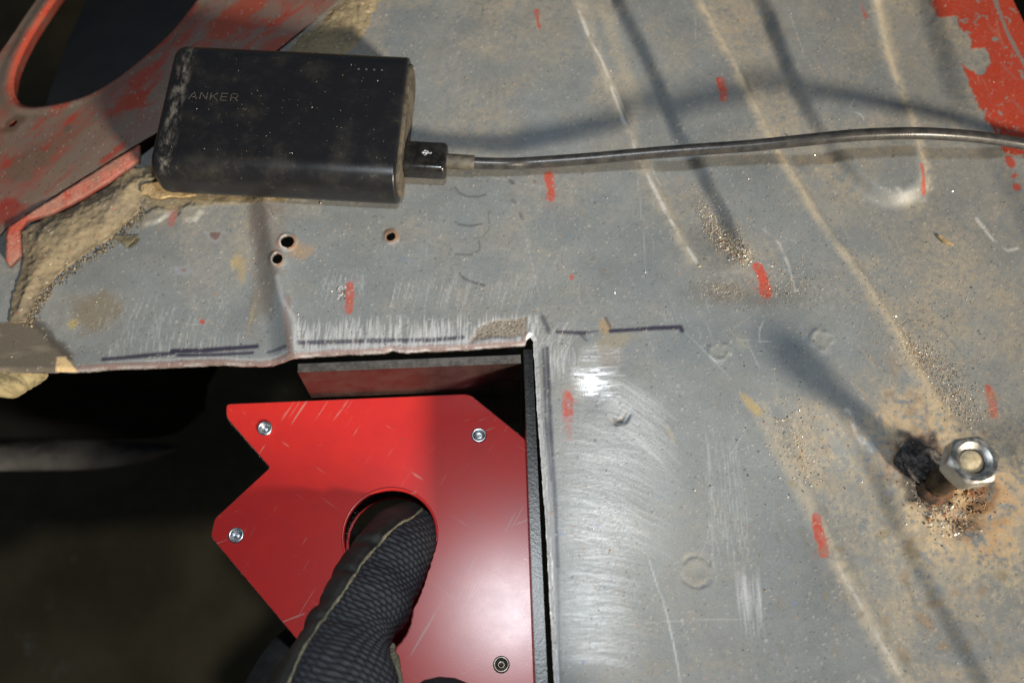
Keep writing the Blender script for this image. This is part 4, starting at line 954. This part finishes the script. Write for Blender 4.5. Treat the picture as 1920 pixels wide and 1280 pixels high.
# ------------------------------------------------------------------ stud with hex nut
def stud():
    base = U(1752, 910); zb = hz(1752, 910) - 1; top = 33.0
    e = empty("threaded_stud", (base[0], base[1], zb), "upright threaded stud with a shiny hex nut on top, in the rusty patch", "stud")
    org = np.array(e.location) / MM
    # threads
    V = []; n = 32; turns = np.arange(zb, top - 3.0, .5)
    prof = [(4.55 + .38 * ((i % 3) / 1.0 - 1) * (-1 if i % 3 == 2 else 1), z) for i, z in enumerate(turns)] + [(4.3, top - 2.8), (3.8, top - 2.3), (2.6, top - 2.0), (.02, top - 2.1)]
    V, F = lathe(prof, base, n); new_mesh("thread", V, F, noisy("rusty_thread", (.022, .015, .010), (.085, .055, .032), 350, .6, .3, 700, .0002), e, org)
    V, F = lathe([(3.7, top - 2.2), (3.2, top - 1.7), (1.8, top - 1.35), (.02, top - 1.3)], base, n); new_mesh("dusty_end", V, F, noisy("sand_in_thread", (.36, .29, .17), (.55, .47, .32), 500, .8, 0, 900, .0002), e, org)
    m_ = 72; AF = 7.4; rot = math.radians(8)
    ang = np.arange(m_) * math.tau / m_
    hexr = AF / np.cos(((ang - rot) % (math.tau / 6)) - math.tau / 12)
    rows = []
    def row(r, z): rows.append(np.stack([base[0] + r * np.cos(ang), base[1] + r * np.sin(ang), np.zeros(m_) + z], 1))
    zc = top; zt0 = zc - 8.2
    row(4.3 + 0 * ang, zt0); row(4.9 + 0 * ang, zt0 - .0); row(np.minimum(hexr, AF * 1.01), zt0); row(hexr, zt0 + np.maximum(0, hexr - AF) * .5)
    row(hexr, zc - .25 - np.maximum(0, hexr - AF * .98) * .6); row(np.minimum(hexr, AF * .975) - .12, zc); row(5.7 + 0 * ang, zc); row(5.1 + 0 * ang, zc - .35); row(4.35 + 0 * ang, zc - .9); row(4.75 + 0 * ang, zc - 1.3); row(4.3 + 0 * ang, zc - 1.7); row(4.75 + 0 * ang, zc - 2.1); row(4.3 + 0 * ang, zc - 2.5); row(4.3 + 0 * ang, zc - 4)
    V = np.concatenate(rows); F = rib(m_, len(rows), True)[:, ::-1]
    o = new_mesh("hex_nut", V, F[:, ::-1], noisy("bright_zinc", (.40, .39, .37), (.60, .59, .56), 240, .32, 1.0, 900, .00005, rough2=.52), e, org); sharp(o, 25)
    # washer-like welded collar at the foot
    V, F = lathe([(7.2, zb - 1), (6.6, zb + 1.0), (6.0, zb + 1.6), (5.4, zb + 2.2), (4.6, zb + 3.5)], base, 40)
    V[:, 2] += 1.0 * (fbm(V[:, 0], V[:, 1], 2.5, 88) - .5); V[:, 0] += .8 * (fbm(V[:, 1], V[:, 2] * 3, 2.5, 89) - .5)
    new_mesh("weld_collar", V, F, noisy("burnt_rust", (.020, .014, .010), (.12, .06, .03), 260, .9, 0, 600, .0005), e, org)
    bm = bmesh.new(); bmesh.ops.create_icosphere(bm, subdivisions=5, radius=1); c = U(1722, 866, hz(1722, 866)); V = []
    for v in bm.verts:
        p = np.array(v.co); n_ = fbm(np.array([p[0] * 6 + p[2] * 4]), np.array([p[1] * 6 - p[2] * 3]), 3.2, 91, 5, .65)[0] - .5
        k = 1 + .75 * n_; V.append((c[0] + p[0] * 7.4 * k, c[1] + p[1] * 6.4 * k, c[2] + p[2] * 2.8 * k + 2.2 * n_))
    F = [tuple(v.index for v in f.verts) for f in bm.faces]; bm.free()
    new_mesh("burnt_lump", V, F, noisy("charred_crust", (.012, .011, .012), (.075, .062, .055), 420, .55, 0, 900, .0006, .42, .68), e, org)
stud()

# ------------------------------------------------------------------ gloved hand
def glove():
    AX = [(772, 984, -40, 8.6, 7.0), (757, 1004, -32, 12.4, 8.6), (737, 1038, -25, 13.6, 8.8), (714, 1080, -19, 14.2, 9.0), (690, 1130, -13, 14.2, 9.4), (664, 1180, -7, 14.0, 10.0), (648, 1222, -2, 15.2, 11.5), (634, 1280, 3, 20.0, 14.6), (620, 1350, 6, 22.5, 17), (600, 1440, 8, 25, 20)]
    root = U(640, 1500, 0)
    e = empty("gloved_hand", root, "black work glove with woven thumb pushed into the magnet's hole", "gloved hand")
    org = np.array(e.location) / MM
    n = 30
    Cc = catmull([U(a, b, c) for a, b, c, _, _ in AX], n); R_ = catmull([(r1, r2, 0) for *_, r1, r2 in AX], n)
    # close the tip with shrinking sections
    T0 = Cc[0] - Cc[1]; T0 /= np.linalg.norm(T0)
    tipC = []; tipR = []
    for t in np.linspace(1, 0, 14)[:-1]:
        tipC.append(Cc[0] + T0 * 6.5 * math.sin(t * math.pi / 2)); k = max(.02, math.cos(t * math.pi / 2)); tipR.append(R_[0] * k)
    Cc = np.vstack([tipC, Cc]); R_ = np.vstack([tipR, R_])
    m_ = len(Cc)
    T = np.gradient(Cc, axis=0); T /= np.linalg.norm(T, axis=1)[:, None]
    for k in range(3):
        T[1:-1] = (T[:-2] + T[1:-1] + T[2:]) / 3
    T /= np.linalg.norm(T, axis=1)[:, None]
    S = np.cross(T, [0, 0, 1.0]); S = -S / np.linalg.norm(S, axis=1)[:, None]
    S = np.where(S[:, :1] < 0, -S, S); N = np.cross(S, T); N = np.where(N[:, 2:] < 0, -N, N)
    arc = np.concatenate([[0], np.cumsum(np.linalg.norm(np.diff(Cc, axis=0), axis=1))])
    # where the seam runs: fraction across the width, by photo row
    row_y = np.array([640 - FPX * (((c - CP) @ CU) / (-((c - CP) @ CB))) for c in Cc])
    frac = np.interp(row_y, [940, 965, 1010, 1060, 1100, 1150, 1215, 1280], [.66, .62, .50, .39, .33, .31, .28, .25])
    frac = frac + .012 * np.sin(arc / 6.0)
    ph_s = np.arccos(np.clip(2 * frac - 1, -1, 1))
    def patch(pa, pb, nu, weave, name, mat):
        tt = np.linspace(0, 1, nu)
        ph = pa[:, None] * (1 - tt) + pb[:, None] * tt
        cx, sx = np.cos(ph), np.sin(ph)
        sq = 2.7
        px_ = np.sign(cx) * np.abs(cx) ** (2 / sq); pz_ = np.sign(sx) * np.abs(sx) ** (2 / sq)
        a = R_[:, :1]; b = R_[:, 1:2]
        V = Cc[:, None] + (a * px_)[..., None] * S[:, None] + (b * pz_)[..., None] * N[:, None]
        nr = (px_ / a)[..., None] * S[:, None] + (pz_ / b)[..., None] * N[:, None]; nr /= np.linalg.norm(nr, axis=2)[..., None] + 1e-9
        uu = (ph * (a + b) / 2); vv = arc[:, None] + 0 * ph
        # soft creases across the thumb
        disp = 1.6 * (fbm(uu * .5, vv, 8, 701, 3) - .5) + 1.0 * np.sin(vv / 3.9 + uu * .05 + 2 * fbm(uu, vv, 14, 709, 2)) * ss(20, 50, vv) * .45 + (0 if weave else .9 * ss(0, .06, 1 - tt)[None])
        disp = disp + (2.2 * (fbm(uu, vv, 18, 721, 2) - .5))
        for v0_, a0_, wv_ in ((30, -1.1, 2.0), (44, -1.5, 2.4), (57, -1.2, 2.2), (66, -.9, 1.8)):
            disp = disp + a0_ * np.exp(-((vv - v0_ - .12 * uu + 3 * (fbm(uu, vv, 10, 755, 2) - .5)) / wv_) ** 2) * ss(.2, .75, fbm(uu, vv * .3, 9, 760 + int(v0_), 2))
        colr = None
        if weave:
            pv, pu = 1.9, 2.7
            ro = vv + uu * .22 + .5 * (fbm(uu, vv, 8, 731, 2) - .5)
            r_i = np.floor(ro / pv); fr = ro / pv - r_i; co = uu / pu + .5 * (r_i % 2) + .25 * fr; fc = co - np.floor(co)
            bumpv = (np.sin(np.pi * fr) ** .8) * (.25 + .75 * np.sin(np.pi * fc) ** .6)
            edge = np.minimum(tt, 1 - tt)[None]
            disp = disp + .75 * (bumpv - .5) * ss(0, .03, edge)
            t = np.clip(bumpv, 0, 1)[..., None]
            hz_ = (fbm(uu, vv, .8, 741, 2))[..., None]
            colr = np.array([.006, .0065, .0095]) * (1 - t) + np.array([.036, .038, .044]) * t * (.55 + .9 * hz_)
        V = V + nr * disp[..., None]
        o = new_mesh(name, V.reshape(-1, 3), rib(nu, m_), mat, e, org, True, None if colr is None else colr.reshape(-1, 3), None if colr is None else np.tile([0, .62, 0], (m_ * nu, 1)))
        return V
    M_knit = painted("woven_nylon", .00006, .25, 2600)
    m, nd, lk, bs = nmat("synthetic_leather")
    n1 = noise(nd, lk, 60, 5, .6); n2 = noise(nd, lk, 1100, 3, .6)
    cc_ = mixc(nd, lk, ramp(nd, lk, n1.outputs[0], .35, .7), (.014, .0125, .011), (.030, .027, .023)); cc_ = mixc(nd, lk, ramp(nd, lk, n2.outputs[0], .70, .76, 0, .6), cc_, (.10, .09, .07))
    lk.new(cc_, bs.inputs['Base Color']); bs.inputs['Roughness'].default_value = .62; bump(nd, lk, bs, n2.outputs[0], .00012)
    VK = patch(ph_s, np.full(m_, math.radians(-35)), 300, True, "woven_back", M_knit)
    VL = patch(np.full(m_, math.radians(325)), ph_s, 90, False, "leather_side", m)
    M_trim = noisy("tan_seam", (.13, .115, .07), (.26, .23, .15), 500, .8, 0, 1200, .0002)
    sm = VK[16:, 0] + np.array([0, 0, .05]); sm = sm + .25 * np.stack([np.sin(np.arange(len(sm)) * .8), np.cos(np.arange(len(sm)) * .9), 0 * np.arange(len(sm))], 1) * .15
    V, F = tube(sm, .55 + .12 * np.sin(np.arange(len(sm)) * .23), 8); new_mesh("seam_trim", V, F, M_trim, e, org)
    k0 = int(m_ * .58); k1 = int(m_ * .82)
    j = int(300 * .80); sm = VK[k0:k1, j] + S[k0:k1] * (.6 + 1.0 * np.abs(np.sin(np.arange(k1 - k0) * .06)))[:, None]
    V, F = tube(sm, .9 + .7 * np.sin(np.linspace(0, math.pi, k1 - k0)) * np.abs(np.sin(np.arange(k1 - k0) * .07)), 8); new_mesh("seam_trim", V, F, M_trim, e, org)
    # rest of the hand: palm, curled fingers under the magnet, wrist, plus an unseen arm shaped to cast shade (skin modifier, one mesh)
    def skin(nodes, edges, name, mat, lv=2, world=False):
        me = bpy.data.meshes.new(name); V = [((np.array([a, b, c]) if world else U(a, b, c)) - org) * MM for a, b, c, r in nodes]
        me.from_pydata([tuple(v) for v in V], edges, []); me.update(); me.materials.append(mat)
        o = bpy.data.objects.new(name, me); col.objects.link(o); o.parent = e
        md = o.modifiers.new("skin", 'SKIN'); md.use_smooth_shade = True
        for v, (_, _, _, r) in zip(me.skin_vertices[0].data, nodes): v.radius = (r * MM, r * MM)
        me.skin_vertices[0].data[0].use_root = True
        o.modifiers.new("sub", 'SUBSURF').levels = lv; o.modifiers["sub"].render_levels = lv
        return o
    M_cloth = noisy("dark_glove_cloth", (.008, .0085, .010), (.022, .022, .024), 160, .85, 0, 1300, .0003)
    nodes = [(600, 1560, -22, 30),                                     # 0 palm
             (760, 1640, 0, 29), (930, 1760, 22, 28),                   # 1,2 wrist
             (610, 1440, 2, 21),                                        # 3 thumb root
             (470, 1430, -50, 15), (530, 1262, -66, 13), (580, 1200, -68, 12), (660, 1165, -66, 8.5),      # 4-7 index
             (500, 1500, -54, 14), (640, 1350, -68, 10.5), (720, 1290, -68, 9.5), (790, 1250, -66, 8.5),      # 8-11 middle
             (560, 1580, -54, 13), (730, 1440, -68, 10), (810, 1390, -68, 9), (870, 1360, -66, 8),            # 12-15 ring
             (650, 1650, -50, 12), (800, 1540, -66, 9), (870, 1490, -66, 8), (920, 1460, -64, 7),             # 16-19 little
             (858, 1262, -12, 15)]                                        # 20 dark lump added in place of the lens's flash shadow
    ed = [(0, 1), (1, 2), (0, 3), (0, 4), (4, 5), (5, 6), (6, 7), (0, 8), (8, 9), (9, 10), (10, 11), (0, 12), (12, 13), (13, 14), (14, 15), (0, 16), (16, 17), (17, 18), (18, 19), (1, 20)]
    skin(nodes, ed, "palm_and_fingers", M_cloth)
    sl = [(15, -215, 5, 26), (72, -196, 36, 26), (107, -299, 96, 36), (145, -409, 160, 42), (220, -530, 235, 46), (420, -660, 270, 44), (640, -760, 300, 44)]  # added arm out of view, routed to shade the magnet and floor
    skin(sl, [(i, i + 1) for i in range(6)], "arm_sun_blocker", M_cloth, world=True)
glove()

# ------------------------------------------------------------------ loose bits
def chip(name, pts, z, th, mat, label, cat):
    P = UL(pts, z); n = len(P); c = P.mean(0)
    V = [tuple(p) for p in P] + [(c[0] + (p[0] - c[0]) * 1.03, c[1] + (p[1] - c[1]) * 1.03, z - th) for p in P]
    F = [tuple(range(n))[::-1]] + [tuple(range(n, 2 * n))] + [(i, (i + 1) % n, n + (i + 1) % n, n + i) for i in range(n)]
    o = new_mesh(name, V, F, mat, None, (c[0], c[1], z - th), False); bm = bmesh.new(); bm.from_mesh(o.data); bmesh.ops.recalc_face_normals(bm, faces=bm.faces[:]); bm.to_mesh(o.data); bm.free()
    tag(o, label, cat); return o
M_wood = noisy("splintered_wood", (.22, .15, .07), (.44, .33, .18), 420, .8, 0, 500, .0003)
chip("wood_splinter", [(264, 349), (272, 345), (296, 341), (322, 343), (352, 356), (366, 364), (340, 368), (318, 366), (300, 371), (282, 368), (274, 362), (266, 362)], 1.2, 1.2, M_wood, "pale wood splinter under the power bank's lower left corner", "splinter")
chip("wood_splinter", [(1758, 442), (1764, 440), (1776, 450), (1789, 458), (1784, 461), (1768, 453)], hz(1772, 450) + .9, .8, M_wood, "tiny straw-coloured splinter on the dusty panel right of the cable", "splinter")
chip("paint_flake", [(208, 350 + 92), (260, 441), (248, 452), (236, 462), (224, 452)], hz(235, 447) + .6, .4, noisy("dark_flake", (.07, .06, .035), (.16, .14, .09), 260, .8, 0, 500, .0003), "dark brown triangular flake beside the tan sealant strip", "flake")

def grains(name, cx, cy, cz, size, pal, seed, mat, label, par=None, org=(0, 0, 0)):
    r = np.random.RandomState(seed); n = len(cx)
    base = np.array([(1, 0, 0), (-1, 0, 0), (0, 1, 0), (0, -1, 0), (0, 0, 1), (0, 0, -.6)], float)
    tri = np.array([(0, 2, 4), (2, 1, 4), (1, 3, 4), (3, 0, 4), (2, 0, 5), (1, 2, 5), (3, 1, 5), (0, 3, 5)])
    a = r.uniform(0, math.tau, n)
    V = base[None] * (size[:, None, None] * r.uniform(.6, 1.25, (n, 6, 1))) * np.stack([np.ones(n), r.uniform(.55, 1, n), r.uniform(.5, .9, n)], 1)[:, None]
    Vr = V.copy(); Vr[..., 0] = V[..., 0] * np.cos(a)[:, None] - V[..., 1] * np.sin(a)[:, None]; Vr[..., 1] = V[..., 0] * np.sin(a)[:, None] + V[..., 1] * np.cos(a)[:, None]
    Vr += np.stack([cx, cy, cz], 1)[:, None]
    F = (tri[None] + (np.arange(n) * 6)[:, None, None]).reshape(-1, 3)
    pal = np.array(pal); pi = r.choice(len(pal), n)
    cc = np.repeat(pal[pi][:, None, :3], 6, 1).reshape(-1, 3) * r.uniform(.7, 1.2, (n * 6, 1))
    sf = np.repeat(pal[pi][:, None, 3:5], 6, 1).reshape(-1, 2); sf = np.concatenate([sf, np.zeros((len(sf), 1))], 1)
    o = new_mesh(name, Vr.reshape(-1, 3), F, mat, par, org, False, cc, sf); tag(o, label, None, kind='stuff'); return o
M_grain = painted("mineral_grains", .00001, .2, 3000)
SAND = [(.45, .36, .22, 0, .6), (.33, .24, .13, 0, .7), (.60, .55, .45, 0, .4), (.13, .11, .09, 0, .6), (.26, .21, .15, 0, .6), (.7, .68, .62, .3, .25), (.38, .22, .12, 0, .7), (.10, .09, .09, .7, .3)]
def scatter():
    r = np.random.RandomState(21); PX = []; PY = []; SZ = []
    def blobs(n, px, py, sx, sy, ang, s0, s1):
        a = math.radians(ang); g = r.normal(size=(n, 2)) * np.array([sx, sy])
        PX.extend(px + g[:, 0] * math.cos(a) - g[:, 1] * math.sin(a)); PY.extend(py + g[:, 0] * math.sin(a) + g[:, 1] * math.cos(a)); SZ.extend(r.uniform(s0, s1, n))
    blobs(1300, 1350, 422, 34, 12, 58, .10, .34); blobs(800, 1378, 462, 18, 8, 50, .16, .48); blobs(160, 1350, 545, 26, 10, 10, .1, .3)
    blobs(560, 1740, 660, 28, 14, 30, .1, .36); blobs(560, 1800, 730, 36, 18, 55, .1, .38); blobs(300, 1700, 560, 90, 60, 20, .15, .35)
    blobs(170, 1790, 950, 36, 30, 0, .2, .6); blobs(70, 1730, 905, 26, 22, 0, .2, .5); blobs(200, 1480, 530, 30, 14, 0, .15, .35); blobs(160, 1500, 830, 40, 60, 0, .2, .5)
    blobs(350, 1500, 330, 60, 110, 20, .12, .3); blobs(300, 1620, 120, 60, 110, 0, .12, .3)
    n = 3200; PX.extend(r.uniform(-40, 1980, n)); PY.extend(r.uniform(-40, 1320, n)); SZ.extend(r.gamma(3, .045, n) + .08)
    q = np.array([U(a, b)[:2] for a, b in zip(PX, PY)]); SZ_ = np.array(SZ)
    i = np.clip(((q[:, 1] - y0) / CELL).astype(int), 0, NY - 1); j = np.clip(((q[:, 0] - x0) / CELL).astype(int), 0, NX - 1)
    k = dm[i, j] > 1.0
    # keep clear of the red panel and the bank
    rp = np.array([(x_ - pA[0]) * ex[0] * 0 + np.dot(np.array([x_, y_, 1.0]) - pA, eyf) for x_, y_ in q]); k &= rp < 0.5
    q = q[k]; s_2 = SZ_[k]; z = H[i, j][k] + s_2 * .25
    grains("sand_grains", q[:, 0], q[:, 1], z, s_2, SAND, 5, M_grain, "loose sand, grit and filings strewn over the floor panel")
    n = 420; th = r.uniform(0, math.tau, n); q = np.array([U(1784 + 66 * math.cos(t) * k, 945 + 62 * math.sin(t) * k)[:2] for t, k in zip(th, r.rand(n) ** .8)]); sz = r.gamma(2, .15, n) + .12
    CR_ = [(.55, .45, .30, 0, .8), (.45, .33, .19, 0, .8), (.30, .15, .07, 0, .9), (.62, .58, .52, .2, .4), (.08, .05, .03, 0, .9), (.40, .22, .10, 0, .9)]
    o = grains("rust_crumbs", q[:, 0], q[:, 1], hxy(q[:, 0], q[:, 1]) + sz * .1, sz, CR_, 15, M_grain, "cream and rust coloured crumbs of scale around the stud's foot")
    qx = []; qy = []
    for a_, b_ in zip([(262, 392), (210, 445), (145, 488), (86, 534), (60, 572)], [(210, 445), (145, 488), (86, 534), (60, 572), (48, 600)]):
        t_ = r.rand(190); qx.extend(a_[0] + (b_[0] - a_[0]) * t_ + r.normal(0, 5, 190)); qy.extend(a_[1] + (b_[1] - a_[1]) * t_ + r.normal(0, 5, 190))
    q = np.array([U(a, b)[:2] for a, b in zip(qx, qy)]); sz = r.gamma(2, .13, len(q)) + .1
    BR = [(.17, .14, .09, 0, .9), (.24, .195, .125, 0, .9), (.11, .09, .06, 0, .9), (.07, .06, .05, 0, .9)]
    grains("sealant_crumbs", q[:, 0], q[:, 1], hxy(q[:, 0], q[:, 1]) + .15 * sz + .1, sz, BR, 19, M_grain, "brown crumbs along the broken edge of the tan sealant")
    # grit on the power bank
    n = 120; x_ = r.uniform(-43, 43, n); y_ = np.clip(r.normal(-4, 14, n), -20, 21); sz = r.gamma(2.0, .035, n) + .05
    wpt = np.array([b2w(a, b, BT) for a, b in zip(x_, y_)])
    GR = [(.42, .38, .30, 0, .6), (.6, .58, .52, .2, .3), (.32, .25, .15, 0, .7), (.45, .2, .08, 0, .6)]
    grains("grit_specks", wpt[:, 0], wpt[:, 1], wpt[:, 2] + sz * .2, sz, GR, 9, M_grain, "fine pale grit lying on top of the black power bank")
    x_ = np.array([-37.2, -17.8, -13.0, 20.0]); y_ = np.array([24.0 - 3, 17.0, 13.5, -20.0]); wpt = np.array([b2w(a, b, BT - (.6 if b < -18 else 0)) for a, b in zip(x_, y_)])
scatter()
